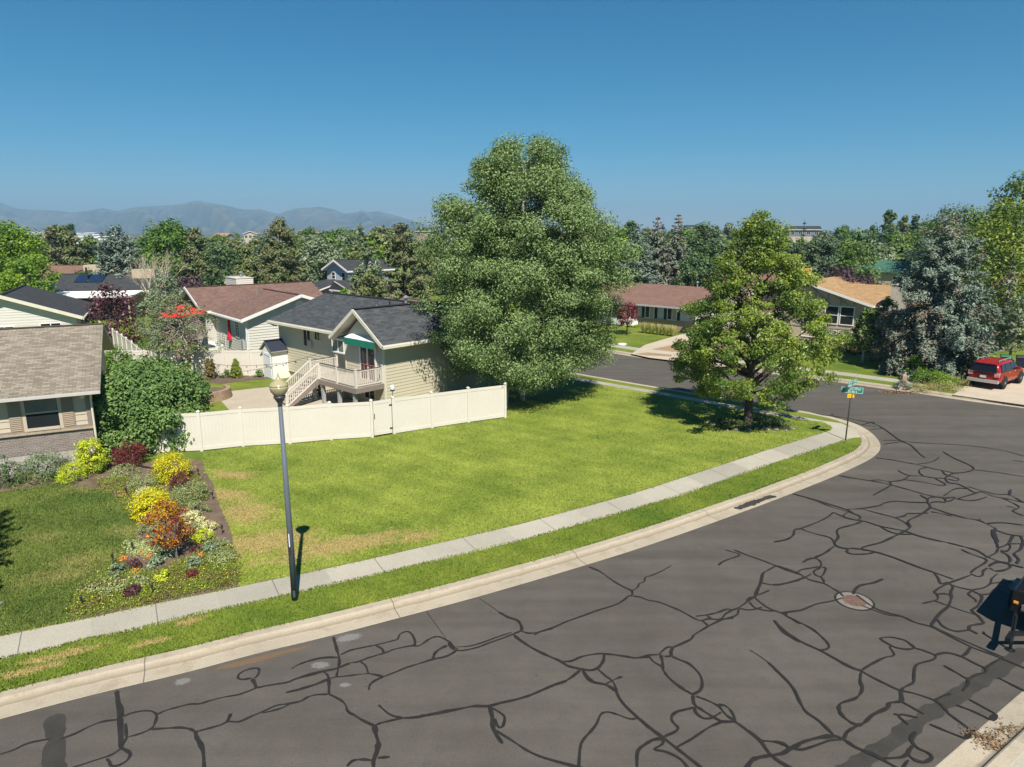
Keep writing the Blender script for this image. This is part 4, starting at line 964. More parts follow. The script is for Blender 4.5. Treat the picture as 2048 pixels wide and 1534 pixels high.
m.build('solar_panel',M('solar_glass',(.015,.03,.07),(.012,.025,.055),rough=.12,spec=.6),h)
pc=MB(); pc.hexa([(-8,-4.2,2.55),(5.2,-4.2,2.55),(5.2,-.4,2.85),(-8,-.4,2.85)],[(-8,-4.2,2.75),(5.2,-4.2,2.75),(5.2,-.4,3.02),(-8,-.4,3.02)]); pcv=pc.build('patio_cover',WHITE,h)
for a in (-4.4,-1.4,1.4,4.6): m=MB(); m.box(a-.1,-4.0,0,a+.1,-3.8,2.55); m.build('post',TANW,pcv)
rl=MB()
for k in range(30): rl.box(-2+k*.2,-4.1,.55,-1.97+k*.2,-4.06,1.5)
rl.box(-2,-4.12,1.5,4,-4.05,1.56); rl.box(-2,-4.2,-.1,4,-4.0,.5); rl.build('railing',DARKM,h)
win(h,(0,0),X_,NY,-2.0,.2,.6,2.3,'v',DARKM); win(h,(0,0),X_,NY,1.2,3.4,.6,2.3,'v',DARKM)
h=simple_house(135,98,0,5,11,8,3.2,5.1,TANW,R_BRN,'tan house with a brown roof and stucco chimney in the left distance',wins=2)
m=MB(); m.box(1.0,1.6,3.2,3.8,3.4,5.2); m.build('chimney',TANW,h)
m=MB(); m.box(-6.5,-2.5,0,-3.0,.0,2.6); gable_wall(m,(0,-2.5),X_,-6.5,-3.0,2.6,3.7); m.build('wing_wall',TANW,h); gable_roof(h,-7,-2.5,-3,3,2.65,3.9,R_BRN,WHITE,.18,axis='y',name='wing_roof'); win(h,(0,-2.5),X_,NY,-5.2,-4.4,1.0,2.2,'h')
# ---- small far houses
def fhouse(px,yr,ye,Y,wp,ang,wall,roof,label,**k):
    zr=AT(px,yr,Y)[2]; ze=AT(px,ye,Y)[2]; return simple_house(px,Y,0,ang,wp*Y/FPX,8,ze,zr,wall,roof,label,**k)
fhouse(503,462,468,330,24,8,M('far_beige',(.50,.42,.33)),R_TAN,'far beige gabled house beside the tall left pine',wins=3,axis='y')
fhouse(443,466,470.5,380,26,-5,TANW,M('far_orange_roof',(.42,.22,.12)),'far low house with a terracotta roof on the left skyline',wins=3)
fhouse(608,459,465,300,20,-30,WHITE,R_BRN,'far white gabled house behind the tall left pine',wins=1,axis='y')
fhouse(712,482,487,190,22,20,TANW,M('far_tan_roof',(.40,.29,.19)),'far house with a tan roof glimpsed between the trees',wins=2)
fhouse(772,456,461,330,16,-20,WHITE,R_DARK,'far white house beside a dark red tree',wins=1)
fhouse(850,455,462,300,36,-12,M('far_brown',(.32,.25,.2)),R_DARK,'far brown house with a dark roof left of the cottonwood',wins=3)
fhouse(1606,452,459,260,58,-14,M('far_blue',(.16,.19,.24)),R_DARK,'far blue grey house with a dark roof on the right skyline',wins=4)
fhouse(1386,450,455,330,24,10,M('far_slate',(.2,.23,.28)),R_DARK,'far dark roofed house behind the dark juniper',wins=2)
fhouse(1510,456,462,300,40,-10,M('far_pale',(.30,.265,.235)),R_DARK,'far pale house hidden behind the street tree top',wins=3)
simple_house(2042,66,0,-43,7,8,3.9,5.9,M('far_grey',(.38,.36,.34)),R_BRN,'brown roofed house at the right edge behind the spruce',hip=2.6,wins=2)
x,y,z=AT(1460,560,84); simple_house(1478,84,0,-43,12,8,3.2,4.9,M('pink_beige',(.52,.42,.36)),R_BRN,'pale house glimpsed through the street tree crown',wins=3)
simple_house(805,64,0,-43,5,4,2.6,3.6,TANW,R_BRN,'low tan outbuilding behind the charcoal roof',wins=1)
# porch gable at the pines
x,y,z=AT(468,560,84); h=empty('porch',(x,y,0),R_(-30),'tan roofed porch with a white post in front of the pines','porch')
m=MB(); m.box(-.2,-.2,0,.2,.2,3.7); m.build('post',M('pale_post',(.62,.60,.56)),h); gable_roof(h,-.7,1.0,-.9,.9,3.9,4.7,M('porch_roof',(.40,.31,.24)),TANW,.16,axis='x'); m=MB(); m.box(.6,-.15,0,.8,.15,3.9); m.build('post',MATS['pale_post'],h)
# far fence on the right skyline
m=MB(); p=AT(1582,473,200); m.box(-6,-.1,0,6,.1,p[2]); 
for k in range(9): m.box(-6+k*1.5-.08,-.2,0,-6+k*1.5+.08,-.1,p[2]+.15)
f=m.build('fence',M('far_tan_fence',(.48,.40,.31)),loc=(p[0],p[1],0)); tag(f,'far tan board fence below the blue grey house','fence')
# ---- vinyl fences
def vfence(name,pts,label,gates=(),h=1.83,post_mat=None,skip=()):
    P=[np.array(p,float) for p in pts]; root=empty(name,(*P[0],0),0,label,'fence'); O=P[0]
    for i,p in enumerate(P):
        q=p-O; m=MB(); d=unit(P[min(i+1,len(P)-1)]-P[max(i-1,0)]); a=math.atan2(d[1],d[0]); c,s=math.cos(a),math.sin(a)
        def ob(hw,z0,z1,top=None):
            b=[(q[0]+c*u*hw-s*v*hw,q[1]+s*u*hw+c*v*hw,z0) for u,v in ((-1,-1),(1,-1),(1,1),(-1,1))]; k=top if top is not None else hw
            t=[(q[0]+c*u*k-s*v*k,q[1]+s*u*k+c*v*k,z1) for u,v in ((-1,-1),(1,-1),(1,1),(-1,1))]; m.hexa(b,t)
        ob(.063,-.1,h+.06); ob(.078,h+.06,h+.085); ob(.078,h+.085,h+.14,.012)
        m.build('post',CREAM,root)
    for i in range(len(P)-1):
        if i in skip: continue
        a,b=P[i]-O,P[i+1]-O; d=unit(b-a); L=np.linalg.norm(b-a); n=(-d[1],d[0]); m=MB(); s0,s1=.064,L-.064
        gate=i in gates
        if gate: s0+=.03; s1-=.03
        z0=.09 if gate else .04
        m.wbox(a,d,n,s0,s1,z0,z0+.17,-.026,.026); m.wbox(a,d,n,s0,s1,h-.15,h,-.026,.026)
        if gate: m.wbox(a,d,n,s0,s0+.1,z0+.17,h-.15,-.024,.024); m.wbox(a,d,n,s1-.1,s1,z0+.17,h-.15,-.024,.024)
        k=int((s1-s0)/.15); wd=(s1-s0)/k
        for j in range(k): m.wbox(a,d,n,s0+j*wd+.0008,s0+(j+1)*wd-.0008,z0+.17,h-.15,-.012,.012)
        o=m.build('gate' if gate else 'panel',CREAM,root)
        if gate:
            m=MB(); m.wbox(a,d,n,s0+.03,s0+.06,.95,1.2,-.06,-.026); m.build('latch',DARKM,o); m=MB()
            for z in (.3,1.5): m.wbox(a,d,n,s1-.12,s1+.03,z,z+.08,-.035,-.027)
            m.build('hinge',DARKM,o)
    return root
FF=px2([(222,910),(318,906),(404,902),(487,893),(580,887.5),(663,880),(745,875),(788,868),(864,856),(937,845),(1010,835)])
vfence('vinyl_fence',FF,'long cream vinyl fence with a gate along the back of the corner lawn',gates=(6,))
e=np.array(FF[-1]); vfence('vinyl_fence',[tuple(e+np.array((-.2,2.2))*0+np.array((0.01,.12))),tuple(e+np.array((.1,2.3))),tuple(e+np.array((-.3,4.6)))],'short cream vinyl fence return under the cottonwood')
BF=px2([(205,752),(252,752),(309,752),(366,752),(404,752),(451,752),(501,752),(529,752)])
vfence('vinyl_fence',BF,'cream vinyl fence behind the mulch bed and back yard lawn')
SF=[G(*q,1.83)[:2] for q in ((288,703),(273,693),(263,684.5),(252,677),(243,670.5),(234,665),(225,659.5),(216,654.5),(207,649),(199,645))]
vfence('vinyl_fence',SF,'cream vinyl fence running back beside the purple leaf tree')
# post lamp on the fence
m=MB(); p=FF[7]; lp=empty('fence_lamp',(p[0]-.02,p[1]+.02,0),0,'white capped lamp on a thin post at the fence gate','lamp'); m.tube([(0,.1,0),(0,.1,2.2)],.018,8); m.build('pole',BRN,lp); m=MB(); m.lathe([(.1,2.2),(.11,2.22),(.11,2.28)],(0,.1,0),14); m.build('base',DARKM,lp); m=MB(); m.lathe([(.1,2.28),(.115,2.34),(.11,2.46),(.04,2.52)],(0,.1,0),14); m.build('lamp_shade',WHITE,lp)
# shed
x,y,_=G(538,757); sh=empty('shed',(x,y,0),R_(-43),'small white garden shed with a dark roof beside the olive house','shed')
m=MB(); m.box(-.65,0,0,.65,1.6,1.95); gable_wall(m,(0,-.001),X_,-.65,.65,1.95,2.5); gable_wall(m,(0,1.6),X_,-.65,.65,1.95,2.5); m.build('wall',WHITE,sh)
gable_roof(sh,-.85,.85,-.15,1.75,1.98,2.66,M('navy_roof',(.03,.035,.055),rough=.5),M('shed_trim',(.35,.32,.29)),.06,axis='y')
m=MB(); m.wbox((0,0),X_,NY,-.45,.45,.08,1.8,.0,.03); d=m.build('door',M('shed_door',(.72,.73,.74)),sh); m=MB(); 
for z in (.95,1.65): m.hexa([(-.4,-.035,z),(.4,-.035,z-.12),(.4,-.031,z-.12),(-.4,-.031,z)],[(-.4,-.035,z+.03),(.4,-.035,z-.09),(.4,-.031,z-.09),(-.4,-.031,z+.03)])
m.build('hinge',DARKM,d)
# block planter wall in the back yard
x,y,_=G(432,806); pw=empty('planter',(x,y,0),R_(10),'curved tan block planter wall beside the back patio','planter'); r0=1.55
for lay in range(3):
    m=MB(); r0=1.5-.02*lay
    for k in range(15):
        a=-2.0+(k+(.5 if lay%2 else 0))*.19; b=a+.182; z=lay*.2
        if b>1.0: continue
        B=[(math.cos(t)*r-.9,math.sin(t)*r+1.4,z) for t,r in ((a,r0),(b,r0),(b,r0-.28),(a,r0-.28))]
        m.hexa(B,[(p[0],p[1],z+.19) for p in B])
    m.build('block_course',STON,pw)
m=MB(); m.lathe([(1.2,.3),(1.2,.42),(.01,.44)],(-.9,1.4,0),24); m.build('soil',MATS['garden_soil'],pw)
# ================================================================== TREES AND SHRUBS
BARK=M('grey_bark',(.23,.18,.145),(.13,.10,.08),scale=7,rough=.95,fine=25,bmp=.5); BARKW=M('pale_bark',(.50,.46,.38),(.32,.29,.235),scale=5,rough=.9); BARKO=M('orange_bark',(.34,.19,.09),(.2,.12,.07),scale=5,rough=.9)
BARKD=M('dark_bark',(.10,.075,.06),(.06,.045,.038),scale=6,rough=.95); TWIG=M('dry_twig',(.36,.31,.26),(.24,.2,.165),scale=6,rough=.9); TWIGP=M('pale_twig',(.58,.50,.38),(.44,.37,.28),scale=6,rough=.9)
def rnd_unit(n,rng):
    v=rng.normal(size=(n,3)); return v/np.linalg.norm(v,axis=1)[:,None]
def leaves(Cn,N,size,rng,aspect=.6,bias=1.,axis=None,axis_rand=.6):
    """diamond leaves at Cn; N preferred normals; axis optional preferred long axis"""
    n=len(Cn); nn=N*bias+rnd_unit(n,rng)*.85; nn/=np.linalg.norm(nn,axis=1)[:,None]
    t=rnd_unit(n,rng) if axis is None else axis+rnd_unit(n,rng)*axis_rand
    t-=nn*np.sum(t*nn,1)[:,None]; t/=np.linalg.norm(t,axis=1)[:,None]+1e-9
    b=np.cross(nn,t); s=(size*rng.uniform(.6,1.35,n))[:,None]
    V=np.empty((n,4,3)); V[:,0]=Cn-t*s*.5; V[:,1]=Cn+b*s*.5*aspect-t*s*.05; V[:,2]=Cn+t*s*.5; V[:,3]=Cn-b*s*.5*aspect-t*s*.05
    return V
def prof_fn(kind):
    return {'round':lambda t:np.sin(np.pi*np.clip(.06+.94*t,0,1)**.82)**.55,
            'ovate':lambda t:np.clip(np.sin(np.pi*np.clip(.12+.88*t,0,1)**.62),0,1)**.75,
            'cone':lambda t:(1-t)**.8*np.clip(t*9+.35,0,1),
            'column':lambda t:np.clip(np.sin(np.pi*(.08+.9*t)),0,1)**.4,
            'pine':lambda t:np.clip(1-t,0,1)**.55*np.clip(t*5+.45,0,1)*(1+.16*np.sin(t*31)),
            'bush':lambda t:np.sqrt(np.clip(1-t**2,0,1)),
            'vase':lambda t:np.clip(.45+.75*t,0,1)*np.sqrt(np.clip(1-t**3.5,0,1))}[kind]
LOB=.13
def crown(rng,Hc,Rx,Ry,z0,prof,nclump,per,rc,leaf,up=.45,inner=.45,aspect=.6,shape=None,flat=.75,needle=False,asym=None):
    pf=prof_fn(prof) if isinstance(prof,str) else prof
    C=[]; 
    while len(C)<nclump:
        t=rng.random(); r=float(pf(np.array(t)))
        if rng.random()>r**.85+.05: continue
        ph=rng.uniform(0,2*np.pi); lob=1+LOB*math.sin(3*ph+t*7+rng.normal()*.2)+LOB*.65*math.sin(7*ph-t*13)
        rho=rng.uniform(inner,1)**.55*lob*.93
        if rng.random()<.08: rho*=1.12
        ax=1.0
        if asym: ax=asym(t,ph)
        C.append((math.cos(ph)*Rx*r*rho*ax,math.sin(ph)*Ry*r*rho,z0+Hc*t))
    C=np.array(C); sz=rc*rng.uniform(.65,1.3,nclump)
    n=nclump*per; idx=np.repeat(np.arange(nclump),per)
    u=rnd_unit(n,rng); rr=rng.random(n)**.42; off=u*rr[:,None]*sz[idx][:,None]; off[:,2]*=flat
    P=C[idx]+off; P[:,2]=np.maximum(P[:,2],.03)
    cen=np.array((0,0,z0+Hc*.35)); outd=C[idx]-cen; outd/=np.linalg.norm(outd,axis=1)[:,None]+1e-9
    N=u*.75+outd*.35; N[:,2]+=up
    ax=None
    if needle: ax=outd*.6+u*.8; ax[:,2]+=.35
    V=leaves(P,N,leaf,rng,aspect,1.,ax)
    return V,C
def limbs(mb,rng,C,H,rtrunk,zfork,frac,m=0,n=40,lean=(0,0),sz=1.):
    sel=rng.choice(len(C),min(n,len(C)),replace=False)
    for i in sel:
        c=C[i]; zs=c[2]-np.hypot(c[0],c[1])*rng.uniform(.3,.9); zs=max(zfork*rng.uniform(.9,2.2),min(zs,H*.9)); k=max(0,1-zs/H)
        p0=np.array((lean[0]*zs/H,lean[1]*zs/H,zs)); mid=p0+(c-p0)*.5+np.array((0,0,.06*np.linalg.norm(c-p0)))+rng.normal(0,.04,3)*np.linalg.norm(c-p0)
        r=rtrunk*(.16+.32*k)*sz
        mb.tube([p0,mid,c],[r,r*.6,r*.2],5,m,False)
def trunk(mb,H,r,rng,lean=(0,0),flare=1.45,m=0,top=.9,n=9):
    k=7; pts=[];rad=[]
    for i in range(k):
        t=i/(k-1)*top; pts.append((lean[0]*t+rng.normal(0,.03*r*8)*(i>0)*.3,lean[1]*t+rng.normal(0,.03*r*8)*(i>0)*.3,-.08+t*H)); rad.append(r*(1-t)**.85*(flare if i==0 else 1)+.012)
    pts.insert(1,(0,0,.35)); rad.insert(1,r*1.08); mb.tube(pts,rad,n,m,True)
def tree(name,x,y,H,R,label,mat,prof='ovate',zb=.16,leaf=.2,n=9000,nclump=90,rc=None,rt=None,bark=None,Ry=None,seed=0,group=None,cat='tree',inner=.4,needle=False,nl=26,aspect=.6,up=.45,flat=.75,asym=None,lean=(0,0),z=0):
    rng=np.random.default_rng(seed+int(abs(x)*97+abs(y)*31)); T=empty(name,(x,y,z),rng.uniform(-.3,.3) if asym is None else 0,label,cat,group)
    z0=H*zb; rc=rc or R*.26; rt=rt or max(.06,H*.018)
    V,C=crown(rng,H-z0-rc*.5,max(.1,R-rc*.55),max(.1,(Ry or R)-rc*.55),z0,prof,nclump,max(4,n//nclump),rc,leaf,up,inner,aspect,flat=flat,needle=needle,asym=asym)
    quads('crown',V,mat,T)
    mb=MB(); trunk(mb,H,rt,rng,lean); limbs(mb,rng,C,H,rt,z0*.8,.5,n=nl,lean=lean)
    mb.build('trunk',bark or BARK,T,True); return T
def spruce(name,x,y,H,R,label,mat,seed=0,levels=22,leaf=.28,dens=1.,fuzz=.05,zb=.04,bark=None,group=None,droop=.25,prof=None,n=None,wid=.34,mat2=None,f2=0.,cat='tree',z=0,frond=None):
    rng=np.random.default_rng(seed+7); T=empty(name,(x,y,z),0,label,cat,group); P=[];N=[];A=[];mb=MB()
    pf=prof or (lambda t:(1-t)**.82+.03); trunk(mb,H,max(.08,H*.017),rng,top=1.); 
    for l in range(levels):
        t=zb+(1-zb)*(l/levels)**.95+rng.normal(0,.006); t=min(.985,t); L=R*pf(t)*1.0; k=max(4,int(4.2+L*2.1)); a0=rng.uniform(0,6.28)
        for j in range(k):
            a=a0+6.283*j/k+rng.normal(0,.16); LL=L*rng.uniform(.62,1.13); el=.42*t-.06-.16*(1-t)+rng.normal(0,.13); h=np.array((math.cos(a),math.sin(a),0)); sd=np.array((-h[1],h[0],0))
            nn=max(8,int(dens*LL*LL*wid*14/(leaf*leaf*8)+LL*9)); s=rng.random(nn)**.62; wv=wid*LL*(1-s)**.7*np.minimum(1,s*3+.3)*rng.uniform(-1,1,nn)
            zc=H*t+LL*s*math.tan(el)-droop*LL*s*s+.16*LL*s**4-.18*np.abs(wv)
            p=h[None]*(LL*s)[:,None]+sd[None]*wv[:,None]; p[:,2]+=zc+rng.normal(0,fuzz*LL+.02,nn); P.append(p)
            nv=np.tile(np.array((0,0,1.)),(nn,1))+h[None]*.35+sd[None]*(wv/(wid*LL+1e-6)*.5)[:,None]; N.append(nv)
            A.append(h[None]*.9+sd[None]*(np.sign(wv)*.75)[:,None]+np.array((0,0,.12)))
            if LL>R*.35 and rng.random()<.5: mb.tube([(0,0,H*t),tuple(h*LL*.5+np.array((0,0,H*t+LL*.5*math.tan(el)-droop*LL*.25))),tuple(h*LL*.92+np.array((0,0,H*t+LL*.92*math.tan(el)-droop*LL*.80)))],[.03*H/10,.02*H/10,.008],4,0,False)
    P=np.vstack(P);N=np.vstack(N);A=np.vstack(A); P[:,2]=np.maximum(P[:,2],.04)
    V=leaves(P,N,leaf,rng,.36,1.25,A,.35)
    if mat2 is not None:
        fr=np.clip(f2(P/np.array((R,R,H)),rng),0,1); pick=rng.random(len(P))<fr
        quads('crown',V[~pick],mat,T); o=quads('dead_needles',V[pick],mat2,T)
    else: quads('crown',V,mat,T)
    mb.build('trunk',bark or BARKD,T,True); return T
# leaf colours
L_COT=leafmat('cottonwood_leaves',(.050,.088,.024),(.176,.232,.094),None,.28,.6,.25)
L_ASH=leafmat('yellow_green_leaves',(.075,.118,.016),(.205,.245,.040),(.062,.102,.018),.35,.45,.35)
L_LIME=leafmat('lime_leaves',(.085,.150,.014),(.175,.25,.026),(.06,.115,.015),.35); L_MAPLE=leafmat('bright_green_leaves',(.05,.105,.014),(.115,.185,.028),(.038,.08,.014),.32)
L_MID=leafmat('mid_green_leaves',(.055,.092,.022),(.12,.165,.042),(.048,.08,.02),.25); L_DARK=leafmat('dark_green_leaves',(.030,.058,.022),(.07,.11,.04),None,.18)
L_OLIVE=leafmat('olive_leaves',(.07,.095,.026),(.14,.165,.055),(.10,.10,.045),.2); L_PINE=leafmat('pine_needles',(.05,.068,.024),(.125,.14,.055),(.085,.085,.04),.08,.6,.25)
L_PINED=leafmat('dark_pine_needles',(.028,.048,.026),(.07,.10,.048),None,.08,.6); L_BLUE=leafmat('blue_spruce_needles',(.062,.092,.068),(.145,.185,.145),(.08,.105,.075),.05,.55,.3,nscale=.9)
L_BLUE2=leafmat('grey_spruce_needles',(.07,.09,.066),(.145,.165,.125),(.10,.10,.072),.05,.6,.25); L_BROWN=leafmat('brown_needles',(.10,.068,.05),(.17,.128,.095),None,.05,.8,.1)
L_GREYG=leafmat('grey_green_leaves',(.085,.115,.06),(.175,.205,.12),(.07,.095,.05),.2); L_PURP=leafmat('purple_leaves',(.032,.011,.014),(.085,.034,.036),(.055,.022,.028),.2,.4,.4)
L_PURPD=leafmat('dark_purple_leaves',(.022,.012,.016),(.058,.034,.042),None,.12); L_RED=leafmat('red_maple_leaves',(.06,.010,.014),(.14,.03,.032),None,.3)
L_YEL=leafmat('yellow_shrub_leaves',(.30,.26,.010),(.55,.46,.015),(.24,.24,.012),.3); L_YG=leafmat('chartreuse_leaves',(.22,.28,.015),(.44,.46,.03),(.15,.21,.02),.3)
L_SILV=leafmat('silver_leaves',(.085,.115,.040),(.235,.255,.115),(.13,.155,.055),.15,.7,.2); L_VARI=leafmat('variegated_leaves',(.065,.10,.05),(.19,.23,.14),(.055,.085,.04),.2); L_FLAME=leafmat('flame_leaves',(.11,.010,.010),(.42,.22,.012),(.14,.022,.012),.3,nscale=3.5)
L_PHOT=leafmat('glossy_bush_leaves',(.055,.105,.026),(.14,.205,.062),(.06,.11,.03),.28,.6,.25); L_WEED=leafmat('weed_leaves',(.14,.16,.04),(.26,.22,.10),(.22,.15,.07),.25); L_MAT=leafmat('ground_cover_leaves',(.075,.11,.014),(.165,.195,.024),(.11,.10,.025),.25,nscale=1.6)
L_SILVD=leafmat('dull_silver_leaves',(.12,.15,.06),(.30,.31,.19),None,.15,.7,.2); L_YFL=leafmat('yellow_petals',(.75,.65,.02),(.85,.78,.05),None,.2); L_PALE=leafmat('pale_straw_leaves',(.42,.38,.16),(.62,.57,.30),(.35,.36,.13),.25); L_PLUM=leafmat('burgundy_shrub_leaves',(.045,.013,.014),(.12,.04,.032),None,.2); L_ORN=leafmat('orange_petals',(.70,.16,.03),(.80,.26,.05),None,.2)
L_GRASSY=leafmat('ornamental_grass_blades',(.19,.20,.06),(.32,.31,.12),None,.2)
def W(px,Y): return (px-CX)/FPX*(Y*math.cos(PITCH)+CAMH*math.sin(PITCH)*.9)
def TP(px,ytop,Y):     # ground position and height of a tree from its top pixel and distance
    a=AT(px,ytop,Y); return a[0],Y,max(.5,a[2])
# --- the big cottonwood
cx,cy,_=G(1045,800); Hc=AT(1050,276,cy)[2]+.15
def pr_cot(t): return np.interp(t,[0,.05,.14,.24,.35,.5,.6,.7,.8,.88,.95,1.0],[.60,.80,.94,1.0,1.03,1.02,.95,.84,.70,.58,.46,.22])
def as_cot(t,ph):
    c=math.cos(ph); return (np.interp(t,[0,.1,.3,.6,.8,1],[1.0,1.02,1.02,1.02,.98,.9]) if c<0 else np.interp(t,[0,.1,.3,.55,.7,.85,1],[.93,.95,1.05,1.05,1.08,.95,1.0]))
LOB=.17
T=tree('cottonwood_tree',cx,cy,Hc,6.05,'tall grey green cottonwood towering over the corner lawn beside the white fence',L_COT,pr_cot,.10,.122,310000,680,.86,.15,BARKW,Ry=5.3,seed=3,inner=.25,nl=30,asym=as_cot,up=.35)
LOB=.13
# --- street tree in the rock ring
sx,sy,_=G(1495,846); Hs=AT(1495,418,sy)[2]
def pr_ash(t): return np.interp(t,[0,.06,.15,.27,.4,.52,.64,.75,.86,.95,1],[.62,.88,1.0,.97,.86,.78,.68,.50,.34,.24,.10])
tree('street_tree',sx,sy,Hs,4.55,'airy yellow green tree with a dark trunk standing in the rock ring',L_ASH,pr_ash,.15,.128,84000,360,.52,.21,BARKD,Ry=4.2,seed=9,inner=.42,nl=60,up=.3,flat=.62,asym=lambda t,ph:(1.02 if math.cos(ph)<0 else np.interp(t,[0,.2,.4,1],[1.15,1.15,1.0,.9])))
# --- table of trees: kind, px centre, top y, distance, crown width px, label
TT=[
('dec',12,437,74,150,L_LIME,'round','bright lime green maple at the left edge, upper crown',.25),
('dec',40,516,68,130,L_LIME,'round','lower lime green tree at the left edge in front of the taller maple',.1),
('pine',106,445,108,150,L_PINE,'pine','broad olive pine against the mountains near the left edge',.05),
('dec',62,492,104,70,L_OLIVE,'round','olive tree between the lime maple and the broad olive pine',.1),
('dec',172,470,118,80,L_MID,'round','mid green tree between the olive pine and the left blue spruce',.05),
('dec',172,532,100,60,L_MAPLE,'bush','low bright green tree at the foot of the left blue spruce',.05),
('dec',110,540,86,38,L_LIME,'round','small round lime tree in front of the tan stucco chimney',.3),
('dec',132,434,116,64,L_DARK,'ovate','green tree top just behind the broad olive pine',.05),
('dec',330,433,112,132,L_MAPLE,'round','large bright green dome shaped tree right of the left blue spruce',.12),
('pine',388,452,98,126,L_PINE,'cone','olive green conical pine in front of the bright green dome tree',.02),
('dec',432,492,94,84,L_DARK,'round','dark green leafy tree right of the olive conical pine',.05),
('dec',468,478,150,90,L_OLIVE,'round','pale olive tree behind the dark green leafy tree',.1),
('dec',497,486,92,84,L_OLIVE,'ovate','tan tinged olive tree left of the tall left pine',.05),
('pine',556,432,80,140,L_PINE,'pine','tall dark olive pine with candle like tips left of the blue grey house',.03),
('pine',596,572,72,96,L_PINE,'bush','low spreading pine in front of the red brick wall',.02),
('dec',640,470,112,120,L_GREYG,'round','pale feathery green tree behind the blue grey house',.05),
('dec',733,488,83,84,L_GREYG,'ovate','grey green birch right of the blue grey house',.1),
('dec',740,538,78,84,L_OLIVE,'round','yellow green small tree in front of the grey green birch',.12),
('pine',805,434,74,124,L_PINE,'pine','tall layered pine with a star shaped tip left of the cottonwood',.03),
('dec',752,466,128,88,L_LIME,'round','vivid lime green tree behind the layered pine',.1),
('dec',690,575,70,40,L_LIME,'bush','small lime shrub in front of the red brick house',.05),
('dec',700,470,140,70,L_DARK,'ovate','dark green tree above the blue grey house roof',.1),
('dec',868,470,110,80,L_OLIVE,'ovate','yellow olive tree between the layered pine and the cottonwood',.05),
('dec',1238,448,92,90,L_LIME,'ovate','lime yellow tree right behind the cottonwood',.05),
('dec',1266,437,135,58,L_DARK,'round','dark green treetop above the lime yellow tree',.2),
('dec',1410,433,88,104,L_DARK,'ovate','dark green bushy juniper left of the street tree',.05),
('dec',1385,512,78,84,L_DARK,'round','dark leafy tree behind the long brown roof',.05),
('dec',1592,478,92,52,L_PINED,'ovate','dark narrow evergreen right of the street tree',.02),
('pine',1650,452,92,140,L_PINED,'cone','big mid green pine behind the orange tan roof',.02),
('dec',1710,468,96,90,L_MID,'round','mid green tree between the big pine and the green roof',.03),
('dec',1700,485,84,50,L_MAPLE,'ovate','bright green tree in front of the mid green tree',.05),
('dec',1755,482,118,90,L_GREYG,'round','grey green tree behind the green roof',.05),
('dec',1802,462,150,64,L_LIME,'round','lime green round tree left of the near blue spruce top',.1),
('dec',1782,418,190,34,L_MID,'column','tall columnar poplar on the right skyline',.05),
('dec',1810,430,200,34,L_OLIVE,'ovate','brownish tree beside the columnar poplar',.1),
('dec',1833,430,200,32,L_PINED,'ovate','blue green tree right of the brownish skyline tree',.1),
('dec',1925,404,100,150,L_MID,'round','broad green tree rising behind the near blue spruce',.1),
('dec',2042,390,62,235,L_ASH,'round','large yellow green maple at the right edge',.1),
('dec',2056,334,74,130,L_MID,'vase','tall open crowned green tree at the right edge skyline',.3),
('dec',2040,590,52,74,L_GREYG,'round','leafy pale green tree at the right edge above the bins',.25),
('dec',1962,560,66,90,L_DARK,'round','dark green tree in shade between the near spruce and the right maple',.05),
('dec',1738,612,52,66,L_MID,'ovate','young green tree with a pale trunk in front of the tan house',.3),
('dec',1777,590,53,70,L_MID,'ovate','second young green tree leaning beside the near blue spruce',.25),
('dec',1630,560,70,70,L_OLIVE,'round','olive tree left of the orange tan roof',.1),
('dec',1540,590,72,60,L_OLIVE,'round','rusty tinged small tree behind the street tree',.1),
('dec',1560,455,140,60,L_MID,'round','mid green tree behind the street tree right shoulder',.1),
('dec',1545,438,170,44,L_DARK,'ovate','dark pointed tree left of the far blue grey house',.05),
('dec',380,548,86,86,L_PURPD,'round','dark plum tree beside the olive conical pine foot',.1),
('dec',1692,527,69,150,L_PURPD,'round','wide dark purple plum hedge tree above the orange tan roof',.05),
('dec',1730,548,70,70,L_PURPD,'bush','right hand purple plum below the green roof',.05),
('dec',222,561,60,150,L_PURP,'round','burgundy leaved plum tree beside the side fence',.0),
]
for i,(k,px,yt,Y,wp,mat,pf,lab,zb) in enumerate(TT):
    wp=wp*1.28 if (px>1540 and Y>80 and wp>34) else wp; x,y,Hh=TP(px,yt,Y); R=W(CX+wp/2,Y); lf=max(.14,.0045*Y*.9); pine=k=='pine'
    area=wp*max(60,min(590,yt+wp*1.2)-yt+30)*.25; n=int(np.clip(area/(lf*682/Y)**2*13,3500,34000))
    nm={L_PINE:'pine_tree',L_PINED:'pine_tree',L_PURP:'plum_tree',L_PURPD:'plum_tree'}.get(mat,'leafy_tree')
    if pine: tree(nm,x,y,Hh,R,lab,mat,pf,zb,lf*1.35,n,max(60,n//70),R*.20,None,BARKD,seed=i,inner=.35,needle=True,aspect=.34,up=.55,flat=.55,nl=30)
    else: tree(nm,x,y,Hh,R,lab,mat,pf,zb,lf,n,max(70,n//90),R*(.27 if wp>60 else .4),None,BARKW if 'pale trunk' in lab else BARKD,seed=i,inner=.35,nl=14)
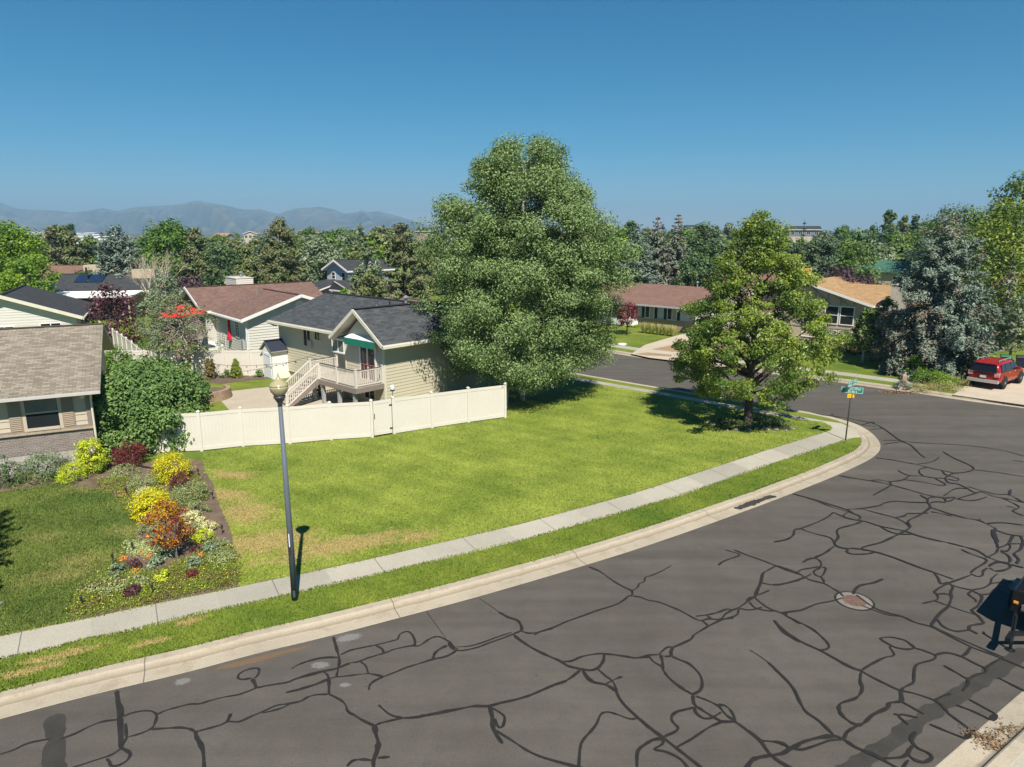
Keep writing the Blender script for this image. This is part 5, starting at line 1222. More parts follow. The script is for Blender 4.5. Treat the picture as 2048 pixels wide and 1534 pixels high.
# --- spruces
def sp(px,yt,Y,wp,mat,label,lv=20,**k):
    k.setdefault('dens',2.6)
    x,y,Hh=TP(px,yt,Y); return spruce('spruce_tree',x,y,Hh,W(CX+wp/2,Y),label,mat,seed=px,levels=lv,leaf=max(.2,.0052*Y),**k)
sp(228,450,88,116,L_BLUE,'blue spruce with tiered boughs standing before the mountains on the left',24,prof=lambda t:np.interp(t,[0,.15,.45,.75,.92,1],[1.05,1.05,.95,.62,.30,.1]),droop=.18)
sp(1276,446,84,150,L_BLUE,'blue green spruce above the long brown roof',22,prof=lambda t:(1-t)**.75+.03)
brt=lambda q,rng:np.clip((q[:,2]-.78)*3.2,0,.75)+.10
sp(1316,430,93,122,L_BLUE2,'grey spruce with a browning bushy tip left of the taller one',22,mat2=L_BROWN,f2=brt)
sp(1358,425,96,108,L_BLUE2,'tallest grey spruce with a browning pointed tip',24,mat2=L_BROWN,f2=brt)
x,y,Hh=TP(1903,428,48.2)
def nb(q,rng):
    a=np.sin(q[:,0]*7+2)*np.sin(q[:,1]*6+1)*np.sin(q[:,2]*19); return np.clip(.05+.30*(q[:,2]>.86)+.34*(a>.42)+.22*((q[:,0]<-.3)&(q[:,2]<.5)),0,.7)
spruce('spruce_tree',x,y,Hh,3.85,'large near blue spruce with brown patches beside the red car',L_BLUE,seed=77,levels=30,leaf=.22,dens=3.0,fuzz=.05,zb=.09,prof=lambda t:np.interp(t,[0,.1,.2,.35,.5,.65,.8,.92,1],[.85,1.0,1.0,.93,.82,.68,.52,.33,.16]),droop=.30,mat2=L_BROWN,f2=nb,wid=.36)
sp(2030,500,58,60,L_BLUE2,'grey green young spruce above the brown roof at the right edge',16)
sp(1610,434,160,22,L_PINED,'small pointed conifer beside the far blue grey house',9)
sp(1712,505,88,40,L_PINED,'slim green conifer between the leafy trees above the purple plums',14)
# spruce at the left frame edge
spruce('spruce_tree',-16.75,16.7,9.0,2.6,'blue spruce at the left edge whose bough tips reach into the garden',L_BLUE,seed=31,levels=24,leaf=.17,dens=1.2,zb=.06,droop=.3)
# --- bare and half bare trees
def bare(name,x,y,H,R,label,mat,seed,depth=5,n0=4,r0=.1,spread=.55):
    rng=np.random.default_rng(seed); T=empty(name,(x,y,0),0,label,'tree'); mb=MB()
    def br(p,d,L,r,k):
        q=p+d*L*.5+rng.normal(0,.04,3)*L; e=q+unit(d+rng.normal(0,.18,3))*L*.5; mb.tube([p,q,e],[r,r*.8,r*.6],5 if k>2 else 3,0,False)
        if k==0: return
        for _ in range(2 if rng.random()<.55 else 3):
            nd=unit(d+rng.normal(0,spread,3)+np.array((0,0,.12))); br(e,nd,L*rng.uniform(.62,.85),r*.58,k-1)
    for _ in range(n0): br(np.array((0,0,0.)),unit(np.array((rng.normal(0,.25),rng.normal(0,.25),1))),H*.30,r0,depth)
    mb.build('trunk',mat,T,True); return T
x,y,Hh=TP(297,497,80); bare('bare_tree',x,y,Hh*.98,2.5,'pale leafless tree with upright branches right of the left blue spruce',TWIGP,4,5,5,.11,.33)
x,y,Hh=TP(325,535,70); tb=tree('half_bare_tree',x,y,Hh,2.3,'thin grey green tree with dry twigs behind the back yard fence',L_GREYG,'ovate',.12,.2,3000,60,.5,.1,TWIG,seed=5,nl=50)
# apricot like yard tree with orange trunk
x,y=G(377,758)[:2]; Hh=AT(360,590,y)[2]
T=empty('yard_tree',(x,y,0),0,'sparse yard tree with a forked orange trunk behind the big round bush','tree'); rng=np.random.default_rng(2)
V,C=crown(rng,Hh-2.0,2.65,2.3,1.9,'round',95,58,.45,.13,.4,.3,flat=.6)
C[:,0]-=.4; V[:,:,0]-=.4; quads('crown',V,leafmat('yard_tree_leaves',(.06,.085,.035),(.15,.18,.09),(.10,.115,.065),.2),T)
mb=MB(); mb.tube([(0,0,-.05),(.02,0,.45),(.0,0,.75)],[.15,.12,.11],8); mb.tube([(0,0,.7),(.22,0,1.5),(.3,.1,2.4),(.5,.1,3.6)],[.09,.08,.07,.03],7); mb.tube([(0,0,.7),(-.38,0,1.4),(-.75,0,2.2),(-1.3,.1,3.6)],[.1,.085,.07,.03],7)
mb.build('trunk',BARKO,T,True); mb=MB(); limbs(mb,rng,C,Hh,.12,1.8,.5,n=80); 
for _ in range(46):
    a=np.array((rng.uniform(.6,2.3),rng.normal(0,.6),rng.uniform(2.6,4.2))); mb.tube([np.array((.4,0,2.6)),a*.6+np.array((.1,0,1.1)),a+np.array((.3,0,.2))],[.02,.012,.004],3,0,False)
mb.build('twigs',TWIG,T)
x,y,Hh=TP(322,556,54); tree('leafy_tree',x,y,Hh,2.35,'grey green leafy tree behind the back fence beside the red umbrella',L_GREYG,'round',.2,.17,6500,110,.5,.1,BARKD,seed=8,nl=30)
# --- shrubs
def shrub(px,py,wm,hm,label,mat,leaf=.06,n=1600,name='shrub',prof='bush',back=.75,aspect=.6,cat='shrub',group=None,zb=.02,rc=None,bark=None,seed=0,nc=None,up=.5,inner=.45):
    x,y,_=G(px,py); R=wm/2; y+=R*back
    rng=np.random.default_rng(int(px*13+py*7+seed)); T=empty(name,(x*(y/(y-R*back)),y,0),rng.uniform(0,6),label,cat,group)
    n=int(n*1.7); nc=nc or max(24,n//42); V,C=crown(rng,hm*.86,R*.84,R*.84,hm*zb,prof,nc,max(4,n//nc),rc or max(R*.24,.09),leaf,up,inner,aspect,flat=.8)
    quads('foliage',V,mat,T); mb=MB()
    for i in rng.choice(nc,min(10,nc),replace=False): mb.tube([(rng.normal(0,.04*R),rng.normal(0,.04*R),-.02),tuple(C[i]*np.array((.5,.5,.55))),tuple(C[i])],[.02+.012*hm,.012+.006*hm,.004],4,0,False)
    mb.build('stem',bark or BARK,T); return T
shrub(305,917,6.25,4.15,'huge round glossy green bush in front of the white fence',L_PHOT,.15,64000,'shrub',lambda t:np.interp(t,[0,.1,.3,.55,.75,.9,1],[.80,.93,1.0,.97,.82,.56,.22]),rc=.80,inner=.5,nc=170)
shrub(238,790,2.6,3.2,'bright green shrub between the tan roof and the white back fence',L_MAPLE,.13,5000,'shrub',rc=.45)
shrub(1752,700+10,1.7,1.5,'clipped round green shrub beside the young tree trunk',L_MID,.09,1500)
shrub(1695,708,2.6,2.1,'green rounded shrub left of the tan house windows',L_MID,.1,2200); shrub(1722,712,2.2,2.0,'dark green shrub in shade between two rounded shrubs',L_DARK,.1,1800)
shrub(1740,722,1.2,.7,'low flowering white shrub at the young tree foot',L_SILV,.07,800)
shrub(186,946,1.4,1.7,'tall rounded chartreuse shrub at the house corner',L_YG,.075,3400,back=.1,prof=lambda t:np.interp(t,[0,.15,.5,.85,1],[.75,.95,1,.72,.3]))
shrub(90,952,2.3,1.15,'grey green variegated shrub under the front window',L_VARI,.06,3000,back=.0); shrub(148,962,1.5,.85,'yellow green spirea between the variegated shrub and the chartreuse shrub',L_YG,.05,1800,back=.1)
shrub(58,982,1.9,.5,'low dull green mound in shade of the left spruce',L_OLIVE,.05,1100); shrub(103,965,.55,.35,'small green tuft by the soil edge below the window',L_MAPLE,.05,250)
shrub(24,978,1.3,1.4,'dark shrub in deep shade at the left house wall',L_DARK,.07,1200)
shrub(344,972,1.85,1.3,'brightest yellow mounded shrub at the top of the garden',L_YEL,.065,3400); shrub(364,985,1.15,.85,'burgundy mounded shrub below the brightest yellow shrub',L_PLUM,.055,1600)
shrub(290,985,1.5,.6,'pale pinkish silver shrub left of the brightest yellow shrub',L_SILV,.045,1500); shrub(293,1008,1.0,.55,'pale yellow straw coloured shrub in the garden middle',L_PALE,.045,1000)
shrub(385,1012,1.85,.8,'wide variegated silver green shrub on the right garden edge',L_SILV,.05,2600); shrub(310,1048,1.75,1.15,'yellow shrub beside the flame coloured shrub',L_YEL,.065,3000)
shrub(396,1036,1.0,.5,'small variegated mound right of the flame coloured shrub',L_SILV,.045,1100); shrub(385,1053,.95,.45,'pale yellow green mound below the variegated mound',L_PALE,.045,1000)
shrub(305,1072,1.2,.5,'silver green mound below the lower yellow shrub',L_SILV,.045,1200); shrub(388,1078,1.0,.5,'grey green mound with dry stems on the lower right of the garden',L_SILV,.045,900); shrub(415,1072,.9,.45,'straw tinted mound next to the dry grey green mound',L_PALE,.045,700)
shrub(410,1092,.95,.45,'small golden green mound beside the pale garden rock',L_YG,.045,900); shrub(368,1080,.8,.5,'dark burgundy mound under the flame coloured shrub',L_PLUM,.05,700)
shrub(296,1012,.9,.5,'brown stemmed rusty shrub between the straw shrub and the flame shrub',L_WEED,.045,700)
shrub(262,920+22,2.1,1.2,'dark red lace leaf maple shrub by the black hose',L_RED,.055,2600,prof='vase'); shrub(248,958,1.6,.4,'low grey leaved mound under the lace leaf maple',L_SILV,.05,900)
x,y,_=G(352,1118); T=empty('flame_shrub',(x,y,0),0,'tall flame coloured orange and red smoke bush tied to a stake','shrub'); rng=np.random.default_rng(3)
V,C=crown(rng,1.45,.72,.6,.55,'round',85,26,.17,.075,.4,.25,.6,flat=.8); V[:,:,0]-=.12; quads('foliage',V,L_FLAME,T); mb=MB()
for i in range(0,75,3): mb.tube([(0,0,0),(0.02,0,.5),tuple(C[i]-np.array((.12,0,0)))],[.018,.014,.004],4,0,False)
mb.build('stem',BARK,T); m=MB(); m.tube([(.1,-.1,-.05),(.1,-.1,1.1)],.014,6); m.build('stake',GALV,T)
for px,py,lab,mt in ((140,1120+23,'lower purple heuchera on the bare soil patch',L_PURP),(141,1186,'purple heuchera nearest the pavement',L_PURP)):
    shrub(268 if '1143'==str(py) else 269,1142 if 'lower' in lab else 1196,.55,.3,lab.replace('lower','upper'),mt,.055,420,'flower_plant',cat='plant')
shrub(385,1160,.5,.22,'dark red low plant on the lime ground cover',L_RED,.05,320,'flower_plant',cat='plant'); shrub(325,1168,.6,.32,'bright chartreuse hosta on the lime ground cover',L_YG,.08,260,'flower_plant',cat='plant',aspect=.35)
for px,py,lab in ((313,1138,'blue green leafy plant right of the upper purple heuchera'),(391,1140,'largest blue grey leafy plant below the staked shrub'),(236,1154,'silver leafy plant on the left of the lime ground cover'),(335,1118,'upright silver rosette at the foot of the flame shrub'),(308,1092,'white variegated rosette below the silver green mound'),(422,1110,'small silver rosette at the right edge of the lower bed')):
    shrub(px,py,.62,.34,lab,L_VARI,.11,220,'flower_plant',cat='plant',aspect=.35)
for px,py,lab in ((274,1150,'peach flowers right of the silver plant on the ground cover'),(247,1122,'orange flowers at the left tip of the soil patch'),(403,1118,'orange red flower beside the blue grey leafy plant'),(300,1120,'single orange bloom in the middle of the soil patch'),(248,992,'pale peach flower standing in the yellow flowered cover'),(285,1110,'yellow leaved seedling on the soil patch')):
    shrub(px,py,.22,.18,lab,L_ORN,.045,26,'flower_plant',cat='plant')
shrub(436,1103,.9,.35,'pale green mound at the right edge of the lower bed',L_SILV,.045,700); shrub(440,1132,1.3,.22,'grey green low mat at the lower right of the bed',L_SILV,.045,1100); shrub(228,1192,1.7,.15,'silvery creeping mat near the pavement on the left',L_SILVD,.05,650); shrub(283,1180,1.1,.14,'silvery creeping mat near the pavement in the middle',L_SILVD,.05,360)
shrub(395,1110,.7,.16,'small dark red carpet plant near the staked shrub',L_PLUM,.045,300,'flower_plant',cat='plant')
# ground covers (stuff)
def cover(poly,n,h,mat,label,leaf=.045,fl=0):
    rng=np.random.default_rng(n); P=scatter(poly,n,rng)+rng.normal(0,.11,(n,2)); nz=np.sin(P[:,0]*3.1)*np.sin(P[:,1]*2.7)*.5+.5; Z=h*rng.random(n)*(.4+.6*nz)+.02
    C=np.c_[P,Z]; V=leaves(C,np.tile((0,0,1.),(n,1)),leaf,rng,.7,.8); o=quads('ground_cover',V,mat); tag(o,label,'ground cover',kind='stuff')
    if fl: 
        P=P[rng.random(n)<fl]; C=np.c_[P,np.full(len(P),h*.95)+.02]; o=quads('ground_cover_flowers',leaves(C,np.tile((0,0,1.),(len(C),1)),.030,rng,.9,1.5),L_YFL); tag(o,label+', its yellow blossoms','flowers',kind='stuff')
LC=px2([(142,1240),(146,1200),(164,1175),(200,1150),(235,1128),(300,1148),(350,1130),(420,1095),(464,1095),(474,1130),(478,1168),(300,1205)])
cover(LC,26000,.10,L_MAT,'lime green ground cover between the garden and the pavement',.045,.014)
cover(px2([(185,960),(250,955),(345,985),(372,1000),(330,1030),(275,1040),(240,1000),(200,980)]),9000,.13,L_MAT,'yellow flowered green ground cover in the upper garden',.045,.03)
cover(px2([(376,945),(400,950),(420,1000),(400,1000),(380,980)]),1500,.1,L_MAT,'patch of green ground cover beside the burgundy shrub',.05,.02)
cover(px2([(255,1085),(300,1085),(340,1100),(320,1112),(262,1112)]),2600,.1,leafmat('sage_cover_leaves',(.16,.19,.07),(.3,.33,.15),None,.2),'sage green low cover left of the flame shrub',.05)
# back yard plants
shrub(421,760,.85,1.65,'browning arborvitae left of the green one by the back fence',leafmat('browning_cedar_leaves',(.06,.07,.014),(.20,.13,.05),(.08,.09,.018),.1),.08,3600,'arborvitae',prof='column'); shrub(474,757,.8,1.55,'green pointed arborvitae by the back fence',L_YG if False else leafmat('cedar_leaves',(.075,.105,.012),(.15,.18,.022),None,.1),.08,3600,'arborvitae',prof='ovate')
shrub(366,763,.8,1.9,'dark narrow arborvitae behind the big round bush',L_DARK,.08,900,'arborvitae',prof='column')
shrub(455,757,1.1,.6,'low green plant between the two arborvitae',L_MAPLE,.08,500); shrub(521,756,.9,.6,'small green plant left of the white shed',L_MAPLE,.08,400)
shrub(640,795,.9,.9,'green plant under the deck beside the grey post',L_MAPLE,.08,600)
# across the street
for k,px in enumerate((1289,1303,1317,1331,1345)):
    x,y,_=G(px,666-(-.12)*0+ (px-1289)*.12); rng=np.random.default_rng(k); n=260; a=rng.uniform(0,6.28,n); l=rng.uniform(.5,1.15,n); V=np.zeros((n,4,3)); sp_=rng.uniform(.05,.5,n)
    for q,(s,t) in enumerate(((-1,0),(1,0),(.2,1),(-.2,1))):
        V[:,q,0]=np.cos(a)*(.1+sp_*t**1.6)-np.sin(a)*s*.03; V[:,q,1]=np.sin(a)*(.1+sp_*t**1.6)+np.cos(a)*s*.03; V[:,q,2]=l*t
    T=empty('ornamental_grass',(x,y,0),0,'clump of tall tan ornamental grass along the brick wall across the street','plant','grass clumps along the brick wall'); quads('blades',V,L_GRASSY,T)
x,y,_=G(1248,668); y-=.5; tree('maple_tree',x+.2,y,AT(1250,604,y)[2],1.75,'small red leaved maple in front of the long brown roofed house',L_RED,'vase',.35,.16,2600,50,.4,.06,BARKD,seed=4)
shrub(1262,656,2.2,.45,'yellow green low planting by the bay window',L_YG,.1,600)
shrub(1825,760,1.5,2.1,'bright lime sapling at the weedy street corner',L_LIME,.11,1500,'sapling',prof='ovate'); shrub(1852,772,2.4,1.1,'green weedy thicket under the near blue spruce',L_MAPLE,.1,1800); shrub(1880,778,2.6,.9,'lime green weeds right of the thicket under the spruce',L_LIME,.1,1500)
shrub(1805,778,1.3,.5,'blue green spurge at the far kerb',L_BLUE2,.07,700); shrub(1885,785,2.8,.45,'dry tan weeds with rusty flowers along the far kerb',L_WEED,.06,1500); shrub(1845,784,2.2,.4,'yellow dry grass weeds along the far kerb',L_WEED,.06,1000); shrub(1918,776,2.0,.7,'dry brown weeds between the spruce and the driveway',L_WEED,.06,1000)
shrub(255,708,2.4,.9,'reddish dry shrub at the foot of the side fence',L_WEED,.09,700); shrub(290,706,1.6,1.2,'bright green shrub behind the back fence right of the side fence',L_MAPLE,.1,900)
# --- far belt of trees: copies of a few prototypes
rng=np.random.default_rng(44); PRO=[]
for k,(mat,pf) in enumerate(((L_MID,'round'),(L_DARK,'ovate'),(L_OLIVE,'round'),(L_MAPLE,'round'),(L_PINED,'cone'),(L_GREYG,'ovate'))):
    r2=np.random.default_rng(k+100); V,C=crown(r2,.86,.40,.40,.08,pf,46,60,.125,.075,.45,.35); mb=MB(); trunk(mb,1.,.025,r2,n=5)
    a=quads('crown',V,mat); b_=mb.build('trunk',BARKD); PRO.append((a,b_))
GRP=[('green tree half hidden in the belt of trees behind the houses','trees in the belt behind the houses'),('small far green tree on the skyline below the sky','far trees along the skyline')]
used=set()
def far(px,ytop,Y,wp,k,grp):
    x,y,Hh=TP(px,ytop,Y); R=W(CX+wp/2,Y); t=empty('far_tree',(x,y,0),rng.uniform(0,6.28),GRP[grp][0],'tree',GRP[grp][1]); t.scale=(R/.46,R/.46,Hh)
    for p in PRO[k]:
        c=p if (k,p.name) not in used else p.copy()
        if (k,p.name) in used: COL.objects.link(c)
        used.add((k,p.name)); c.parent=t
def skyline(px): return float(np.interp(px,[0,60,130,190,260,420,470,600,700,760,850,1210,1300,1400,1520,1600,1660,1780,1900,2060],[470,478,492,492,478,466,462,458,452,446,452,450,448,448,446,462,450,444,430,440]))
def gap(px): return 45<px<200
for i in range(150):                                  # middle belt
    px=rng.uniform(-40,2090); Y=rng.uniform(115,185)
    if gap(px): yt=505+rng.uniform(0,20)
    else: yt=skyline(px)+rng.uniform(6,34)
    far(px,yt,Y,rng.uniform(60,115)*120/Y,int(rng.choice(6,p=[.3,.16,.18,.14,.1,.12])),0)
for i in range(140):                                 # skyline
    px=rng.uniform(-40,2090); Y=rng.uniform(200,420)
    if gap(px) or (200<px<420 and rng.random()<.6): continue
    far(px,skyline(px)+rng.uniform(-4,12),Y,rng.uniform(55,105)*200/Y*.75,int(rng.choice(6,p=[.32,.2,.2,.08,.1,.1])),1)
# ================================================================== OBJECTS
def text(s,size,mat,parent,loc,rot,name='lettering',sx=1.,label=None,extr=.001):
    c=bpy.data.curves.new('t','FONT'); c.body=s; c.size=size; c.extrude=extr; c.align_x='CENTER'; c.align_y='CENTER'
    o=bpy.data.objects.new('t',c); COL.objects.link(o); bpy.context.view_layer.update()
    me=bpy.data.meshes.new_from_object(o.evaluated_get(bpy.context.evaluated_depsgraph_get())); bpy.data.objects.remove(o); bpy.data.curves.remove(c)
    me.materials.clear(); me.materials.append(mat); q=bpy.data.objects.new(name,me); COL.objects.link(q); q.parent=parent; q.location=loc; q.rotation_euler=rot; q.scale=(sx,1,1); return q
# street lamp
x,y,_=G(590,1199); LP=empty('street_lamp',(x,y,0),0,'tall blue grey street lamp with an amber acorn globe by the pavement','street lamp')
POLE=M('blue_grey_paint',(.108,.128,.150),(.094,.112,.132),scale=2,rough=.6,spec=.3)
m=MB(); m.tube([(0,0,-.05),(0,0,5.62)],[.092,.055],18); m.build('pole',POLE,LP,True)
m=MB(); m.box(-.012,-.094,.12,.05,-.085,.32); m.build('access_door',M('dark_blue_grey',(.07,.085,.1)),LP)
m=MB(); m.box(-.02,-.085,1.62,.004,-.079,2.0); m.build('sticker',WHITE,LP); m=MB(); m.box(-.024,-.088,1.38,.02,-.079,1.62); m.build('tag_plate',DARKM,LP)
m=MB(); m.lathe([(.056,5.55),(.06,5.62),(.075,5.66),(.135,5.76),(.15,5.78),(.15,5.83),(.12,5.84)],(0,0,0),24); m.build('collar',M('dark_collar',(.05,.055,.062),rough=.4,spec=.5),LP,True)
AMB,t,b=newmat('amber_globe'); b.inputs['Base Color'].default_value=(.42,.36,.2,1); b.inputs['Roughness'].default_value=.22; b.inputs['Specular IOR Level'].default_value=.55; b.inputs['Subsurface Weight'].default_value=.25; b.inputs['Subsurface Radius'].default_value=(.1,.08,.04)
n=noise(t,3,3); t.links.new(ramp(t,n.outputs[0],[(.3,(.31,.27,.135)),(.7,(.39,.35,.205))]).outputs[0],b.inputs['Base Color'])
m=MB(); m.lathe([(.115,5.835),(.165,5.88),(.21,5.95),(.233,6.03),(.236,6.095)],(0,0,0),32); m.build('globe',AMB,LP,True)
m=MB(); m.lathe([(.240,6.095),(.243,6.11),(.225,6.145),(.165,6.20),(.105,6.245),(.06,6.285),(.032,6.33),(.018,6.39),(.012,6.43)],(0,0,0),32); m.build('globe_cap',AMB,LP,True)
# street sign
x,y,_=G(1691,880); SG=empty('street_sign',(x,y,0),0,'green street name sign pole with a yellow plate at the street corner','street sign')
GRN=M('sign_green',(.004,.22,.155),(.004,.20,.14),rough=.35,spec=.5); YEL=M('sign_yellow',(.82,.46,.01),(.75,.41,.01),rough=.4)
m=MB(); m.tube([(0,0,-.05),(.03,0,2.95)],.032,10); m.build('pole',M('dark_steel_post',(.06,.062,.058),(.045,.046,.043),rough=.5),SG,True)
def blade(zc,L,h,ang,off,lines,nm):
    e=bpy.data.objects.new('name_blade',None); m=MB(); m.box(-L/2,-.006,-h/2,L/2,.006,h/2); o=m.build('name_blade',GRN,SG); bpy.data.objects.remove(e); o.location=(.03+off[0],off[1],zc); o.rotation_euler=(0,0,ang)
    m=MB()
    for s in (-1,): 
        m.box(-L/2+.008,-.0085,h/2-.02,L/2-.008,-.0062,h/2-.008); m.box(-L/2+.008,-.0085,-h/2+.008,L/2-.008,-.0062,-h/2+.02); m.box(-L/2+.008,-.0085,-h/2+.02,-L/2+.02,-.0062,h/2-.02); m.box(L/2-.02,-.0085,-h/2+.02,L/2-.008,-.0062,h/2-.02)
    m.build('border',WHITE,o)
    for (s,z,sz) in lines: text(s,sz,WHITE,o,(0.02,-.0085,z),(R_(90),0,0),sx=.95)
    return o
blade(2.52,.96,.30,R_(-18),(.0,-.05),[('Falcon Way',.07,.155),('9140 S',-.07,.155)],0)
ub=blade(2.86,.96,.30,R_(41),(.0,-.0),[],1)
m=MB(); 
for z in (.06,-.07):
    for k in range(5): m.box(-.40+k*.17,-.0085,z-.04,-.40+k*.17+.10,-.0062,z+.035)
m.build('faded_lettering',M('pale_lettering',(.55,.66,.6)),ub)
m=MB(); m.box(-.17,-.045,2.14,.17,-.037,2.34); o=m.build('yellow_plate',YEL,SG); m=MB(); m.box(.03,-.05,2.13,.075,-.0455,2.35); m.build('strap',M('brown_strap',(.09,.05,.015)),o); m=MB(); m.box(-.10,-.048,2.22,-.06,-.0455,2.25); m.build('plate_mark',DARKM,o)
# manhole
x,y,_=G(1548+568/3.534,1100+360/3.534,ZR); MH=empty('manhole',(x,y,ZR),0,'round rusty manhole cover set in the cracked street','manhole')
m=MB(); m.lathe([(.46,.004),(.46,.007),(.30,.008)],(0,0,0),40); m.build('concrete_collar',M('collar_concrete',(.20,.18,.155),(.16,.145,.125),scale=9,rough=.9),MH); m=MB(); m.lathe([(.52,.0035),(.52,.0048),(.455,.0048)],(0,0,0),40); m.build('seal_ring',MATS['crack_sealant'],MH)
m=MB(); m.lathe([(.30,.0082),(.30,.013),(.01,.014)],(0,0,0),36); 
for k in range(8): 
    a=k*math.pi/4; m.box(math.cos(a)*.19-.03,math.sin(a)*.19-.03,.013,math.cos(a)*.19+.03,math.sin(a)*.19+.03,.02)
m.build('cover',M('rusty_iron',(.17,.10,.075),(.11,.065,.05),scale=9,rough=.7),MH)
# red car
CA=empty('parked_car',(32.35,44.6,0.02),R_(37),'red four wheel drive car parked on the driveway beside the near blue spruce','car')
# local x = forward, y = left ; length 4.7
RED=M('red_paint',(.30,.006,.012),(.27,.005,.010),rough=.25,spec=.5); RED.node_tree.nodes['Principled BSDF'].inputs['Coat Weight'].default_value=.25
CG=M('car_glass',(.008,.009,.011),rough=.05,spec=.7); RUB=M('tyre_rubber',(.014,.014,.015),rough=.85); RIM=M('alloy_rim',(.45,.45,.46),rough=.3,metal=.8); CHR=M('silver_bumper',(.50,.48,.46),(.45,.43,.41),rough=.35,metal=.4); TL=M('tail_lamp',(.62,.50,.46),(.45,.06,.05),scale=9,rough=.15,spec=.6)
def carbody():
    # cross sections along x: (x, halfwidth low, halfwidth belt, halfwidth roof, z low, z belt, z roof)
    S=[(-2.33,.80,.84,.62,.52,1.02,1.10),(-2.25,.90,.90,.70,.40,1.08,1.50),(-2.05,.93,.93,.69,.34,1.10,1.74),(-1.2,.94,.94,.70,.32,1.10,1.80),(-.2,.94,.94,.70,.32,1.08,1.80),(.45,.94,.94,.68,.32,1.06,1.72),(.75,.94,.94,.72,.32,1.05,1.45),(1.15,.94,.93,.80,.32,1.06,1.10),(1.7,.93,.91,.78,.34,1.02,1.07),(2.15,.90,.86,.7,.38,.94,1.0),(2.34,.82,.78,.6,.46,.80,.86)]
    m=MB(); R=[]
    for x,a,b_,c,z0,z1,z2 in S:
        h=[( a*.93,z0),(a,z0+.14),(b_,(z0+z1)/2+.08),(b_-.02,z1),(c+.03,z1+(z2-z1)*.92 if z2-z1>.15 else z1+.02),(c*.8,z2)]
        R.append([(x,yy,zz) for yy,zz in h]+[(x,-yy,zz) for yy,zz in h[::-1]])
    for A,B in zip(R[:-1],R[1:]):
        n=len(A)
        for k in range(n):
            j=(k+1)%n; m.face([A[k],B[k],B[j],A[j]])
    m.face(R[0]); m.face(R[-1][::-1]); return m
o=carbody().build('body',RED,CA,True)
bpy.context.view_layer.update()
bm_=o.modifiers.new('weld','WELD'); o.modifiers.new('sub','SUBSURF').levels=2; o.modifiers['sub'].render_levels=2
m=MB()
def gl(pts): m.face(pts)
def side(s):
    f=lambda x0,x1,a,b_: gl([(x0,s*(.905),1.13),(x1,s*.905,1.12),(b_,s*.765,1.63),(a,s*.765,1.63)][::s])
    f(-2.0,-1.42,-1.95,-1.38); f(-1.34,-.45,-1.32,-.45); f(-.36,.62,-.36,.34)
side(1); side(-1)
gw=m.build('side_window',CG,CA); gw.modifiers.new('sol','SOLIDIFY').thickness=.03; gw.modifiers['sol'].offset=0
m=MB(); m.hexa([(-2.42,-.72,1.14),(-2.42,.72,1.14),(-2.2,.74,1.12),(-2.2,-.74,1.12)],[(-2.27,-.62,1.60),(-2.27,.62,1.60),(-2.1,.62,1.60),(-2.1,-.62,1.60)]); m.build('rear_window',CG,CA)
m=MB(); m.hexa([(.62,-.74,1.45),(.62,.74,1.45),(1.14,.8,1.11),(1.14,-.8,1.11)],[(.5,-.66,1.69),(.5,.66,1.69),(1.16,.8,1.14),(1.16,-.8,1.14)]); m.build('windscreen',CG,CA)
for s in (-1,1):
    for xx in (-1.42,1.42):
        m=MB(); m.lathe([(.38,-.13),(.40,-.1),(.40,.1),(.38,.13),(.24,.13)],(0,0,0),28); w_=m.build('wheel',RUB,CA,True); w_.rotation_euler=(R_(90),0,0); w_.location=(xx,s*.86,.40)
        m=MB(); m.lathe([(.24,-.135),(.24,.135),(.2,.11),(.05,.14)],(0,0,0),20); m.build('rim',RIM,w_,True)
        m=MB(); a=[(math.cos(t)*.47,math.sin(t)*.47) for t in np.linspace(-.15,math.pi+.15,14)]; b2=[(math.cos(t)*.41,math.sin(t)*.41) for t in np.linspace(-.15,math.pi+.15,14)]
        for k in range(13): m.hexa([(xx+a[k][0],s*.90,.40+a[k][1]),(xx+a[k+1][0],s*.90,.40+a[k+1][1]),(xx+b2[k+1][0],s*.90,.40+b2[k+1][1]),(xx+b2[k][0],s*.90,.40+b2[k][1])],[(xx+a[k][0],s*.965,.40+a[k][1]),(xx+a[k+1][0],s*.965,.40+a[k+1][1]),(xx+b2[k+1][0],s*.965,.40+b2[k+1][1]),(xx+b2[k][0],s*.965,.40+b2[k][1])])
        m.build('wheel_arch',DARKM,CA)
    m=MB(); m.box(-2.36,s*.60 if s>0 else -.88,.86,-2.16,.88 if s>0 else -.60,1.12); m.build('tail_lamp',TL,CA)
    m=MB(); m.box(2.2,s*.5 if s>0 else -.8,.74,2.33,.8 if s>0 else -.5,.9); m.build('headlight',M('lamp_glass',(.6,.6,.6),rough=.1),CA)
    m=MB(); m.box(-1.9,s*.62-.02,1.84,.1,s*.62+.02,1.88); 
    for xx in (-1.85,-.9,.05): m.box(xx-.04,s*.62-.018,1.76,xx+.04,s*.62+.018,1.845)
    m.build('roof_rail',CHR,CA); m=MB(); m.box(.5,s*.93 if s>0 else -1.12,1.08,.68,1.12 if s>0 else -.93,1.24); m.build('mirror',RED,CA)
    m=MB(); 
    for xx in (-.9,.1): m.box(xx,s*.94 if s>0 else -.965,1.0,xx+.16,.965 if s>0 else -.94,1.04)
    m.build('handle',CHR,CA)
m=MB(); m.box(-2.44,-.88,.44,-2.2,.88,.64); m.build('bumper',CHR,CA); m=MB(); m.box(2.2,-.86,.36,2.42,.86,.6); m.build('bumper',DARKM,CA)
